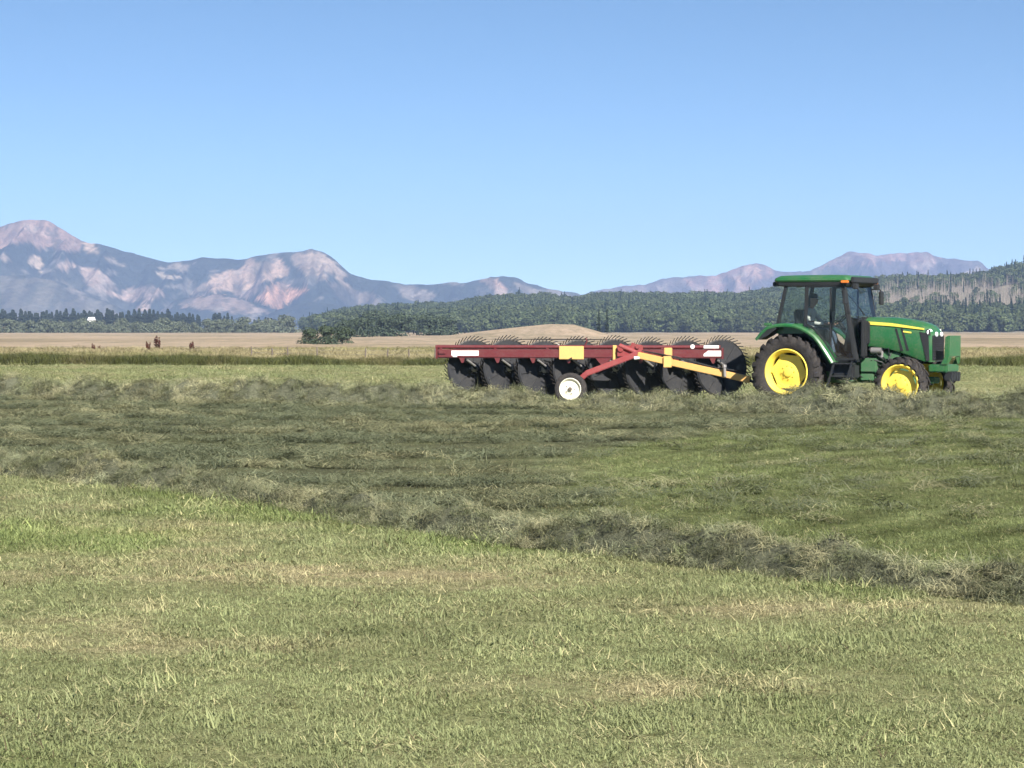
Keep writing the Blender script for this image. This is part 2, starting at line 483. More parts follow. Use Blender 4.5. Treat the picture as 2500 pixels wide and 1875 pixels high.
ROCK_R = [
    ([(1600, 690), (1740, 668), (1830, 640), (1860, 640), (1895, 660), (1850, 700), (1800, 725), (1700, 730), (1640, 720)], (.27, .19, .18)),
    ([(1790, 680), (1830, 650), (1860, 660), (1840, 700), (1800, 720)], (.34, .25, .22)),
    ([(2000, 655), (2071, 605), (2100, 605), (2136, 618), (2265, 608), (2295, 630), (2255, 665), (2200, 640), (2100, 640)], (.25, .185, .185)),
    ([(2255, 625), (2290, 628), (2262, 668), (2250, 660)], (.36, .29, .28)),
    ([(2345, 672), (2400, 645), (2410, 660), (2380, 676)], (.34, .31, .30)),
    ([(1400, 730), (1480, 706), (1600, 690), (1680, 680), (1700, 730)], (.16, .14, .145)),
]
def mountain_mat(name):
    m, nt, out = nodes_of(name)
    at = N(nt, 'ShaderNodeAttribute'); at.attribute_name = 'cover'
    n1 = noise_node(nt, .022, 6, .68); n2 = noise_node(nt, .09, 4, .7)
    r1 = ramp(nt, n1.outputs[0], [(.3, (.78, .80, .82)), (.5, (1, 1, 1)), (.7, (1.15, 1.12, 1.1))])
    r2 = ramp(nt, n2.outputs[0], [(.35, (.68, .70, .72)), (.65, (1.25, 1.2, 1.2))])
    c = mixc(nt, 1.0, mixc(nt, 1.0, at.outputs['Color'], r1.outputs[0], 'MULTIPLY'), r2.outputs[0], 'MULTIPLY')
    b = N(nt, 'ShaderNodeBsdfDiffuse'); nt.links.new(c, b.inputs[0])
    bp = N(nt, 'ShaderNodeBump'); bp.inputs['Strength'].default_value = 1.0; bp.inputs['Distance'].default_value = 14
    nt.links.new(n1.outputs[0], bp.inputs['Height']); nt.links.new(bp.outputs[0], b.inputs['Normal'])
    nt.links.new(b.outputs[0], out.inputs[0])
    return m

def mountain(name, sil, Yr, slope, rocks, forest, xr, foot=None, amp=22, seed=0):
    sx = np.array([px2w(a, b, Yr)[0] for a, b in sil]); sz = np.array([px2w(a, b, Yr)[1] for a, b in sil])
    depth = 900
    jx = np.arange(sx[0], sx[-1], 9.0); jz = np.interp(jx, sx, sz) + 7 * (fbm(jx * .03, jx * 0 + seed, 3, seed) - .5) + 5 * (fbm(jx * .11, jx * 0 + seed, 2, seed + 3) - .5)
    sx, sz = jx, jz
    xs = np.arange(px2w(xr[0], 0, Yr)[0], px2w(xr[1], 0, Yr)[0], 6.5)
    ys = np.concatenate([np.arange(Yr - depth, Yr + 40, 6.5), np.arange(Yr + 40, Yr + 700, 40)])
    r_ = np.random.default_rng(seed + 100)
    spurs = []
    x_ = xs[0] - 60
    while x_ < xs[-1] + 60:
        spurs.append((x_, r_.uniform(-140, 140), r_.uniform(.24, .38), r_.uniform(.85, 1.3), r_.uniform(-4, 12)))
        x_ += r_.uniform(45, 105)
    def zf(X, Y):
        top = np.interp(X, sx, sz)
        d = np.maximum(Yr - Y, 0)
        wx = X + 34 * (fbm(X * .012, Y * .012, 3, seed) - .5) * np.minimum(1, d / 60)
        front = top - slope * 1.35 * d
        for x0, dx, fall, steep, lift in spurs:
            m = np.abs(X - x0) < 420
            if not m.any(): continue
            dd = d[m]; xc = x0 + dx * dd / 600
            crest = np.interp(x0, sx, sz) - fall * dd + lift * np.minimum(1, dd / 120) - 3
            q = crest - steep * np.abs(wx[m] - xc) - .0006 * dd ** 2 * .3
            front[m] = np.maximum(front[m], np.where(dd > 0, np.minimum(q, top[m] - .12 * dd), -99))
        front = front + amp * 1.1 * (ridged(X * .03 , Y * .010, 4, seed + 9) - .62) * np.minimum(1, d / 60) + 5 * (fbm(X * .05, Y * .05, 3, seed + 2) - .5) * np.minimum(1, d / 30)
        if foot is not None:
            for pts, Yf, sl in foot:
                fx = np.array([px2w(a, b, Yf)[0] for a, b in pts]); fz = np.array([px2w(a, b, Yf)[1] for a, b in pts])
                ft = np.interp(X, fx, fz) - np.where(Y < Yf, (Yf - Y) * sl, (Y - Yf) * .5) + 5 * (fbm(X * .012, Y * .012, 3, seed + 5) - .5)
                front = np.maximum(front, ft)
        back = top - np.maximum(Y - Yr, 0) * .45
        z = np.where(Y > Yr, back, front)
        return np.maximum(z, -6)
    def cover(x, y, z):
        px = 1250 + 6000 * x / y; py = 803 - (z - CAM_H) * 6000 / y
        qx = px + 24 * (fbm(x * .012, z * .02, 3, seed + 1) - .5) + 30 * (fbm(x * .045, z * .06, 3, seed + 2) - .5); qy = py + 20 * (fbm(x * .012, z * .02, 3, seed + 7) - .5) + 24 * (fbm(x * .045, z * .06, 3, seed + 8) - .5)
        c = np.tile(np.array(forest), (len(x), 1))
        g = sstep(.52, .68, fbm(x * .006, z * .012, 4, seed + 11))[:, None]
        c = c * (1 - .45 * g) + np.array([.085, .085, .07]) * .45 * g
        for poly, col in rocks:
            w = inpoly(qx, qy, poly)
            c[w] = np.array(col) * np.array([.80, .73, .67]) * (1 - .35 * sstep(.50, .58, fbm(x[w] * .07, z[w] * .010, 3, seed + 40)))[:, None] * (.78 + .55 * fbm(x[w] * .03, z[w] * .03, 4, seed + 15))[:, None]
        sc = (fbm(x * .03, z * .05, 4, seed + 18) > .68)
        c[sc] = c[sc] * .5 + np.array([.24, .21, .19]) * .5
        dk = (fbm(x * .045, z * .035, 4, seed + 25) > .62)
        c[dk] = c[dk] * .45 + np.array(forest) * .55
        return c
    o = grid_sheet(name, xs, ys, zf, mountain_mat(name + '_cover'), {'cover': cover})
    return o
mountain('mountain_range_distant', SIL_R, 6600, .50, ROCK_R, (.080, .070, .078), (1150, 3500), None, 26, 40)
FOOT = [([(-900, 668), (0, 672), (54, 672), (145, 688), (203, 713), (253, 735), (290, 750), (340, 775), (420, 812)], 4750, .42),
        ([(330, 800), (434, 731), (542, 717), (579, 726), (669, 753), (760, 785), (850, 812)], 4800, .42),
        ([(560, 812), (680, 755), (760, 735), (860, 745), (1000, 760), (1200, 790), (1400, 812)], 4700, .3)]
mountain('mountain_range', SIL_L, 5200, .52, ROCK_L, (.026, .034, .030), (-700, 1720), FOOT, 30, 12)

# wooded hills
HILL_SKY = [(600, 812), (760, 800), (852, 776), (935, 770), (1025, 767), (1109, 766), (1152, 756), (1206, 748), (1242, 743), (1297, 742), (1333, 743), (1362, 749), (1405, 750), (1450, 742), (1549, 740), (1698, 740), (1808, 741), (1872, 730), (1902, 721), (2000, 712), (2125, 704), (2180, 697), (2261, 694), (2345, 692), (2395, 686), (2434, 674), (2484, 664), (2600, 652), (2800, 640), (3100, 655), (3400, 700)]
HY0, HY1 = 1180.0, 1900.0
hx = np.array([(a - 1250) / 6000 for a, b in HILL_SKY]); hz = np.array([CAM_H + (803 - b) / 6000 * HY1 for a, b in HILL_SKY])
def hill_z(X, Y):
    X = np.asarray(X, float); Y = np.asarray(Y, float)
    top = np.interp(X / Y, hx, hz)
    t = np.clip((Y - HY0) / (HY1 - HY0), 0, 1)
    up = t ** 1.15
    z = top * up + 5 * (fbm(X * .008, Y * .008, 3, 15) - .5) * np.minimum(t * 3, 1) * np.minimum(1, top / 12)
    z = np.where(Y > HY1, top - (Y - HY1) * .05, z)
    return z - .3
def hill_cover(x, y, z):
    n = np.clip(fbm(x * .01, y * .01, 4, 31) + .6 * sstep(.12, .15, x / y), 0, 1)[:, None]
    return np.array([.085, .095, .055]) * (1 - n) + np.array([.22, .20, .16]) * n
def cover_mat(name):
    m, nt, out = nodes_of(name)
    at = N(nt, 'ShaderNodeAttribute'); at.attribute_name = 'cover'
    n1 = noise_node(nt, .25, 5, .7)
    r1 = ramp(nt, n1.outputs[0], [(.3, (.6, .6, .6)), (.7, (1.3, 1.3, 1.25))])
    b = N(nt, 'ShaderNodeBsdfDiffuse'); nt.links.new(mixc(nt, 1.0, at.outputs['Color'], r1.outputs[0], 'MULTIPLY'), b.inputs[0])
    nt.links.new(b.outputs[0], out.inputs[0])
    return m
grid_sheet('hill', np.linspace(-260, 760, 205), np.linspace(1180, 2300, 113), hill_z, cover_mat('hill_ground'), {'cover': hill_cover})

# bare knoll in front of the woods
def knoll_z(X, Y):
    px = 1250 + 6000 * np.asarray(X, float) / 520
    top = np.interp(px, [990, 1060, 1150, 1230, 1340, 1400, 1450, 1490, 1540], [-.9, 0, 1.1, 1.9, 2.9, 2.8, 1.6, .2, -.9])
    d = (np.asarray(Y, float) - 520) / 85
    return top * np.exp(-d * d * 1.2) - .18 + .15 * (fbm(np.asarray(X) * .05, np.asarray(Y) * .05, 3, 2) - .5)
grid_sheet('knoll', np.linspace(-25, 34, 60), np.linspace(400, 640, 50), knoll_z, M['pasture'])

# ------------------------------------------------------------------ plants: prototypes and scattering
PROTO = {}
def blade_clump(name, mat, n, spread, h, w, lean, curl=.5, flat=0.0, seg=2):
    vs, fs = [], []
    for k in range(n):
        a = random.uniform(0, 2 * math.pi); r = spread * math.sqrt(random.random())
        bx, by = r * math.cos(a), r * math.sin(a)
        d = random.uniform(0, 2 * math.pi); L = h * random.uniform(.45, 1.15)
        le = lean * random.uniform(.3, 1.4)
        ux, uy = math.cos(d), math.sin(d); sx, sy = -uy, ux
        ww = w * random.uniform(.6, 1.3)
        z0 = flat * random.random() * h
        base = len(vs); px, py, pz = bx, by, z0
        ang = le if flat == 0 else random.uniform(.9, 1.7)
        for s in range(seg + 1):
            q = ww * (1 - (s / seg) ** 1.5) * .5
            if s == seg:
                vs.append((px, py, pz))
            else:
                vs += [(px - sx * q, py - sy * q, pz), (px + sx * q, py + sy * q, pz)]
            st = L / seg
            px += ux * st * math.sin(ang); py += uy * st * math.sin(ang); pz += st * math.cos(ang)
            pz = max(pz, 0.004)
            ang += curl * random.uniform(.2, 1.3)
        for s in range(seg - 1):
            fs.append((base + 2 * s, base + 2 * s + 1, base + 2 * s + 3, base + 2 * s + 2))
        e = base + 2 * (seg - 1)
        fs.append((e, e + 1, e + 2))
    return add_mesh(name, vs, fs, mat, link=False)

def scatter(name, pts, rot, scl, pick, tint, protos, parent=None, kind='stuff'):
    """one object whose points carry instances of small plant meshes"""
    me = bpy.data.meshes.new(name)
    me.from_pydata(np.asarray(pts).tolist(), [], []); me.update()
    n = len(pts)
    a = me.attributes.new('rot', 'FLOAT_VECTOR', 'POINT'); a.data.foreach_set('vector', np.asarray(rot, np.float32).ravel())
    sc3 = np.asarray(scl, np.float32)
    if sc3.ndim == 1: sc3 = np.repeat(sc3[:, None], 3, 1)
    a = me.attributes.new('scl', 'FLOAT_VECTOR', 'POINT'); a.data.foreach_set('vector', np.ascontiguousarray(sc3).ravel())
    a = me.attributes.new('pick', 'INT', 'POINT'); a.data.foreach_set('value', np.asarray(pick, np.int32))
    a = me.attributes.new('tint', 'FLOAT_COLOR', 'POINT')
    a.data.foreach_set('color', np.ascontiguousarray(np.concatenate([tint, np.ones((n, 1))], 1), dtype=np.float32).ravel())
    o = bpy.data.objects.new(name, me); COL.objects.link(o)
    if parent: o.parent = parent
    if kind: o['kind'] = kind
    coll = bpy.data.collections.new(name + '_sources')
    for i, p in enumerate(protos):
        q = p.copy(); q.name = '%s_source_%02d' % (name, i)
        coll.objects.link(q)
    ng = bpy.data.node_groups.new(name + '_scatter', 'GeometryNodeTree')
    ng.interface.new_socket('Geometry', in_out='INPUT', socket_type='NodeSocketGeometry')
    ng.interface.new_socket('Geometry', in_out='OUTPUT', socket_type='NodeSocketGeometry')
    gi = ng.nodes.new('NodeGroupInput'); go = ng.nodes.new('NodeGroupOutput')
    ci = ng.nodes.new('GeometryNodeCollectionInfo'); ci.inputs['Collection'].default_value = coll
    ci.inputs['Separate Children'].default_value = True; ci.inputs['Reset Children'].default_value = True
    ip = ng.nodes.new('GeometryNodeInstanceOnPoints')
    ip.inputs['Pick Instance'].default_value = True
    def attr(nm, t):
        k = ng.nodes.new('GeometryNodeInputNamedAttribute'); k.data_type = t; k.inputs['Name'].default_value = nm
        return next(s for s in k.outputs if s.enabled and s.name == 'Attribute')
    e2r = ng.nodes.new('FunctionNodeEulerToRotation')
    ng.links.new(attr('rot', 'FLOAT_VECTOR'), e2r.inputs[0])
    ng.links.new(gi.outputs[0], ip.inputs['Points'])
    ng.links.new(ci.outputs[0], ip.inputs['Instance'])
    ng.links.new(attr('pick', 'INT'), ip.inputs['Instance Index'])
    ng.links.new(e2r.outputs[0], ip.inputs['Rotation'])
    ng.links.new(attr('scl', 'FLOAT_VECTOR'), ip.inputs['Scale'])
    ng.links.new(ip.outputs[0], go.inputs[0])
    md = o.modifiers.new('scatter', 'NODES'); md.node_group = ng
    return o

M['grass'] = leaf_mat('grass_blade', (.80, .82, .78), (1.16, 1.14, 1.10), .35)
M['hay'] = leaf_mat('hay_strand', (.62, .66, .64), (1.35, 1.28, 1.18), .2)
M['leaf'] = leaf_mat('tree_leaf', (.65, .70, .65), (1.25, 1.2, 1.15), .25)

stub = [blade_clump('stubble', M['grass'], 46, .11, .025, .0042, .9, .9) for _ in range(4)]
stub += [blade_clump('stubble_tall', M['grass'], 26, .09, .048, .0045, .6, .9) for _ in range(2)]
lit = [blade_clump('litter', M['hay'], 26, .13, .062, .0045, 1.3, .15, flat=.35) for _ in range(3)]
def field_points(y0, y1, dens, margin):
    out = []
    area_w = lambda y: 2 * (y * 1250 / 6000 + margin)
    n = int((y1 - y0) * (area_w((y0 + y1) / 2)) * dens)
    y = rng.uniform(y0, y1, n * 2); keep = rng.random(n * 2) < area_w(y) / area_w(y1)
    y = y[keep][:n]; x = (rng.random(len(y)) - .5) * area_w(y)
    return x, y
G_BASE = np.array([.278, .310, .160]); G_STRAW = np.array([.440, .395, .250]); G_LUSH = np.array([.205, .255, .100]); G_HAY = np.array([.172, .198, .126])
def grass_field():
    X, Y, S = [], [], []
    for y0, y1, dn, mg, sc in ((6.5, 14, 270, 1.0, 1.1), (14, 22, 150, 1.6, 1.25), (22, 34, 80, 2, 1.5), (34, 52, 30, 3, 2.0), (52, 82, 12, 3, 2.5), (82, 119, 6, 3, 3.0)):
        x, y = field_points(y0, y1, dn, mg)
        X.append(x); Y.append(y); S.append(np.full(len(x), sc))
    x = np.concatenate(X); y = np.concatenate(Y); s = np.concatenate(S)
    ok = y < field_edge(x); x, y, s = x[ok], y[ok], s[ok]
    st, lu, hay, dk, mid = field_tint(x, y)
    n = len(x)
    z = field_height(x, y) - .004
    thick = .55 + .9 * fbm(x * 1.7, y * 1.7, 3, 50)
    scl = s * thick * rng.uniform(.7, 1.25, n) * (1 - .35 * hay) * (1 - .25 * st) * (1 + .35 * lu) * (1 - .38 * mid)
    is_lit = rng.random(n) < np.clip(.10 + .35 * st + .6 * hay, 0, .8)
    pick = np.where(is_lit, rng.integers(6, 9, n), np.where(rng.random(n) < .10 + .25 * lu, rng.integers(4, 6, n), rng.integers(0, 4, n)))
    c = np.tile(G_BASE, (n, 1))
    for w, k in ((st, G_STRAW), (lu, G_LUSH), (hay, G_HAY)):
        w = np.clip(w + rng.normal(0, .10, n), 0, 1)
        c = c * (1 - w[:, None]) + k * w[:, None]
    dry = is_lit & (rng.random(n) < .4)
    c[dry] = c[dry] * .45 + G_STRAW * .55
    c *= (rng.uniform(.85, 1.15, n) * (.72 + .56 * fbm(x * 2.2, y * 1.1, 3, 70)))[:, None]
    c *= dk[:, None]
    tuft = rng.random(n) < .006
    scl = np.where(tuft, scl * 1.55, scl); pick = np.where(tuft, rng.integers(4, 6, n), pick)
    clod = rng.random(n) < .010
    c = np.where(clod[:, None], np.array([.10, .085, .055]), c); pick = np.where(clod, rng.integers(6, 9, n), pick)
    rot = np.stack([rng.normal(0, .12, n), rng.normal(0, .12, n), rng.uniform(0, 6.28, n)], 1)
    sc3 = np.stack([scl, scl, scl * np.where(s > 1.5, .75, 1)], 1)
    o = scatter('stubble_grass', np.stack([x, y, z], 1), rot, sc3, pick, c, stub + lit)
    tag(o, 'short mown grass stubble covering the hay field', 'grass')
    print('grass clumps', n)
grass_field()

# ------------------------------------------------------------------ windrows of raked hay
tangle = [blade_clump('tangle', M['hay'], 46, .15, .26, .007, 1.0, .55, flat=.45, seg=4) for _ in range(4)]
tangle += [blade_clump('wisp', M['hay'], 14, .10, .34, .007, .55, .55, seg=4) for _ in range(2)]
def windrow_core_mat():
    m, nt, out = nodes_of('raked_hay')
    n1 = noise_node(nt, 14, 6, .75, stretch=(1, 1, 2)); n2 = noise_node(nt, 2.2, 3)
    r = ramp(nt, n1.outputs[0], [(.3, (.07, .074, .05)), (.5, (.13, .138, .095)), (.7, (.22, .225, .155))])
    c = mixc(nt, n2.outputs[0], r.outputs[0], (.14, .145, .10))
    b = N(nt, 'ShaderNodeBsdfDiffuse'); nt.links.new(c, b.inputs[0])
    bp = N(nt, 'ShaderNodeBump'); bp.inputs['Distance'].default_value = .06; nt.links.new(n1.outputs[0], bp.inputs['Height']); nt.links.new(bp.outputs[0], b.inputs['Normal'])
    nt.links.new(b.outputs[0], out.inputs[0])
    return m
M['windrow'] = windrow_core_mat()
def windrow(path, half, height, step, dens, sc, label, seed, group='raked hay windrows', loose=.55, tintk=1.0, dip=None):
    P = np.array(path, float)
    seg = np.hypot(*np.diff(P, axis=0).T); L = np.concatenate([[0], np.cumsum(seg)])
    s = np.arange(0, L[-1], step); cx = np.interp(s, L, P[:, 0]); cy = np.interp(s, L, P[:, 1])
    tx = np.gradient(cx); ty = np.gradient(cy); tl = np.hypot(tx, ty); tx /= tl; ty /= tl
    wv = .35 * (fbm(s * .25, s * 0 + seed, 3) - .5) * 2
    cx = cx - ty * wv * half; cy = cy + tx * wv * half
    v = np.linspace(-1.25, 1.25, int(2.5 * half / step) + 1)
    S, V = np.meshgrid(s, v, indexing='ij')
    hh = height * (.55 + .9 * fbm(S * .55, V * 0 + seed, 3, seed)) * (.40 + 1.2 * fbm(S * 2.0, V * 1.3, 3, seed + 3))
    if dip is not None: hh = hh * (1 - .70 * np.exp(-((np.interp(S, s, cx) - dip) / .75) ** 2))
    if dip is not None: hh = hh * (1 - .30 * np.exp(-((np.interp(S, s, cx) - 1.0) / 3.4) ** 2))
    prof = np.clip(1 - np.abs(V) ** 2.2, 0, 1)
    Z = hh * prof + .10 * (fbm(S * 5, V * 4, 3, seed + 6) - .5) * prof ** .5 - .03
    CX = np.interp(S, s, cx); CY = np.interp(S, s, cy); TX = np.interp(S, s, tx); TY = np.interp(S, s, ty)
    lump = half * (.85 + .35 * fbm(S * .8, V * 0, 3, seed + 8))
    X = CX - TY * V * lump; Y = CY + TX * V * lump
    ns_, nv = S.shape
    idx = np.arange(ns_ * nv).reshape(ns_, nv)
    f = np.stack([idx[:-1, :-1].ravel(), idx[1:, :-1].ravel(), idx[1:, 1:].ravel(), idx[:-1, 1:].ravel()], 1)
    o = add_mesh('hay_windrow', np.stack([X.ravel(), Y.ravel(), Z.ravel()], 1).tolist(), f.tolist(), M['windrow'], smooth=True)
    tag(o, label, 'windrow', group)
    n = int(L[-1] * 2.6 * half * dens)
    a = rng.integers(0, ns_ - 1, n); b = rng.integers(0, nv - 1, n)
    fx, fy = rng.random(n), rng.random(n)
    g = lambda A: A[a, b] * (1 - fx) * (1 - fy) + A[a + 1, b] * fx * (1 - fy) + A[a, b + 1] * (1 - fx) * fy + A[a + 1, b + 1] * fx * fy
    x, y, z, vv = g(X), g(Y), g(Z), g(V)
    z = np.maximum(z, .0) + rng.uniform(-.03, .01, n)
    tilt = vv * height / half * 1.2
    yaw = rng.uniform(0, 6.28, n)
    TXa, TYa = TX[a, b], TY[a, b]
    rot = np.stack([rng.normal(0, .35, n), rng.normal(0, .35, n), yaw], 1)
    c = np.tile(np.array([.222, .240, .158]) * tintk, (n, 1))
    st = sstep(.55, .72, fbm(x * 1.1, y * 1.1, 3, seed + 20)); st = np.clip(st * .8 + (rng.random(n) < .25) * .8, 0, 1)[:, None]
    c = c * (1 - st) + np.array([.38, .37, .24]) * st
    gr = (rng.random(n) < .15)[:, None]
    c = np.where(gr, c * .4 + np.array([.15, .18, .08]) * .6, c)
    c = c * (rng.uniform(.75, 1.2, n) * (.50 + 1.0 * fbm(x * 2.6, y * 2.6, 2, seed + 31)))[:, None]
    pick = np.where(rng.random(n) < .16, rng.integers(4, 6, n), rng.integers(0, 4, n))
    h = scatter('hay_strands', np.stack([x, y, z], 1), rot, sc * rng.uniform(.6, 1.25, n), pick, c, tangle, parent=o)
    return o
midp = [(float(mid_windrow_x(y)) , y) for y in np.linspace(8.0, 42, 60)]
windrow(midp, .29, .20, .06, 230, .52, 'low curving windrow of grey green raked hay nearest the camera', 3)
farp = [(x, float(far_windrow_y(x)) + .5 * math.sin(x * .3)) for x in np.linspace(-27, 24, 60)]
windrow(farp, .68, .42, .10, 55, .95, 'straight windrow of raked hay just in front of the tractor wheels', 11, dip=1.2)
# loose hay lying between the two windrows
def loose_hay():
    n = 30000
    y = rng.uniform(15, 62, n); w = 2 * (y * 1250 / 6000 + 2); x = (rng.random(n) - .5) * w
    s, l, h, dk, mid = field_tint(x, y)
    band = fbm(x * .25, y * .9, 3, 90)
    ok = (rng.random(n) < h * sstep(.40, .60, band) * np.clip(y / 45, .3, 1)) & (x > mid_windrow_x(y) + .2) & (y < far_windrow_y(x))
    x, y = x[ok], y[ok]; n = len(x)
    z = field_height(x, y) + .01
    c = np.tile(np.array([.172, .195, .128]), (n, 1)); st = sstep(.5, .7, fbm(x * .7, y * 1.3, 3, 61))[:, None]
    c = (c * (1 - st) + np.array([.29, .29, .18]) * st) * rng.uniform(.6, 1.25, n)[:, None]
    rot = np.stack([rng.normal(0, .1, n), rng.normal(0, .1, n), rng.uniform(0, 6.28, n)], 1)
    sc = np.stack([rng.uniform(.8, 1.9, n), rng.uniform(.8, 1.6, n), rng.uniform(.35, .8, n)], 1)
    o = scatter('loose_hay', np.stack([x, y, z], 1), rot, sc, rng.integers(0, 4, n), c, tangle)
    tag(o, 'loose cut hay strewn over the field between the windrows', 'hay')
loose_hay()

# ditch grass and the pale tall grass behind it
tall = [blade_clump('tall_clump', M['grass'], 60, .32, .55, .018, .35, .35, seg=3) for _ in range(4)]
def strips():
    n = 5200
    x = rng.uniform(-38, 38, n); y = field_edge(x) + rng.uniform(0, 7, n) + 2 * (fbm(x * .15, x * 0, 2, 5) - .5)
    z = np.full(n, -.02)
    hgt = (.35 + 1.3 * fbm(x * .5, y * .2, 4, 44)) * .85
    c = np.array([.125, .135, .055]) * rng.uniform(.6, 1.35, n)[:, None]
    br = fbm(x * .3, y * .2, 3, 47)[:, None]; c = c * (1 - .5 * sstep(.5, .7, br)) + np.array([.24, .20, .11]) * .5 * sstep(.5, .7, br)
    rot = np.stack([rng.normal(0, .1, n), rng.normal(0, .1, n), rng.uniform(0, 6.28, n)], 1)
    sc = np.stack([hgt * 1.2, hgt * 1.2, hgt], 1)
    tag(scatter('ditch_grass', np.stack([x, y, z], 1), rot, sc, rng.integers(0, 4, n), c, tall), 'dark green uncut grass strip along the far field edge', 'grass')
    n = 11000
    y = rng.uniform(0, 1, n) ** 1.2 * 95 + 119; x = (rng.random(n) - .5) * 2 * (y * 1250 / 6000 + 6)
    ok = y > field_edge(x) + 5.5; x, y = x[ok], y[ok]; n = len(x)
    z = pasture_z(x, y) - .02
    c = np.array([.385, .340, .205]) * rng.uniform(.7, 1.25, n)[:, None]
    g = sstep(.5, .65, fbm(x * .08, y * .05, 3, 77))[:, None]; c = c * (1 - .45 * g) + np.array([.20, .225, .075]) * .45 * g
    rot = np.stack([rng.normal(0, .1, n), rng.normal(0, .1, n), rng.uniform(0, 6.28, n)], 1)
    hs = rng.uniform(.6, 1.1, n)
    tag(scatter('tall_grass', np.stack([x, y, z], 1), rot, np.stack([hs * 2.0, hs * 2.0, hs * .72], 1), rng.integers(0, 4, n), c, tall), 'pale seeded tall grass behind the ditch strip', 'grass')
strips()

# trees
def leafy_crown(n, lobes, size):
    vs, fs = [], []
    for k in range(n):
        c, r = random.choice(lobes)
        d = Vector((random.gauss(0, 1), random.gauss(0, 1), random.gauss(0, 1))).normalized()
        rr = random.uniform(.55, 1.08) ** .6
        p = Vector(c) + Vector((d.x * r[0], d.y * r[1], d.z * r[2])) * rr
        nrm = (d + Vector((random.uniform(-.7, .7), random.uniform(-.7, .7), random.uniform(-.3, .9)))).normalized()
        a = nrm.orthogonal().normalized(); a.rotate(Matrix.Rotation(random.uniform(0, 6.28), 3, nrm)); b = nrm.cross(a)
        s = size * random.uniform(.6, 1.3)
        i = len(vs)
        vs += [p - a * s * .5 - b * s * .4, p + a * s * .55 - b * s * .2, p + a * s * .2 + b * s * .55, p - a * s * .45 + b * s * .4]
        fs.append((i, i + 1, i + 2, i + 3))
    return vs, fs
def decid(h, w, n=420, size=.11, low=.25):
    lobes = []
    for k in range(8):
        a = random.uniform(0, 6.28); rr = random.uniform(0, .28) * w
        zz = random.uniform(low, .80) * h
        s = random.uniform(.22, .36) * (1.15 - .45 * zz / h)
        lobes.append(((rr * math.cos(a), rr * math.sin(a), zz), (s * w, s * w, s * h * .75)))
    return leafy_crown(n, lobes, size * h)
def conifer(h, w, n=320, dead=False):
    vs, fs = [], []
    for k in range(n):
        t = random.random() ** 1.25
        z = h * (.04 + .96 * t)
        r = w * .5 * (1 - t) ** .75 * random.uniform(.35, 1.1) * (.75 + .25 * math.sin(t * 42))
        a = random.uniform(0, 6.28)
        tip = Vector((r * math.cos(a), r * math.sin(a), z - .10 * r))
        b = Vector((.25 * r * math.cos(a), .25 * r * math.sin(a), z + .12 * w * .5))
        sd = Vector((-math.sin(a), math.cos(a), 0)) * (.085 * w + .14 * r) * (.35 if dead else 1)
        i = len(vs); vs += [b - sd * .5, tip - sd, tip + sd * .8, b + sd * .6]; fs.append((i, i + 1, i + 2, i + 3))
    return vs, fs
def trunk_mb(h, r, limbs=4, spread=.3):
    mb = MB()
    mb.tube([(0, 0, -.05 * h), (.01 * h, 0, .3 * h), (-.01 * h, .01 * h, .62 * h), (0, 0, .9 * h)], [r, r * .75, r * .45, r * .1], 6)
    for k in range(limbs):
        a = random.uniform(0, 6.28); z = random.uniform(.25, .55) * h
        e = Vector((math.cos(a), math.sin(a), .8)) * spread * h
        mb.tube([(0, 0, z), Vector((0, 0, z)) + e * .5, Vector((0, 0, z)) + e], [r * .5, r * .35, r * .1], 5)
    return mb
tree_protos = [add_mesh('broadleaf', *decid(1, .95, 420, .10), M['leaf'], link=False) for _ in range(4)]
con_protos = [add_mesh('spruce', *conifer(1, .34, 300), M['leaf'], link=False) for _ in range(3)]
def dead_proto():
    mb = MB(); mb.tube([(0, 0, 0), (.01, 0, .5), (0, .01, 1)], [.016, .012, .004], 5)
    v, f = conifer(1, .22, 90, True); mb.add(v, f)
    return add_mesh('snag', mb.v, mb.f, M['leaf'], link=False)
dead_protos = [dead_proto() for _ in range(3)]

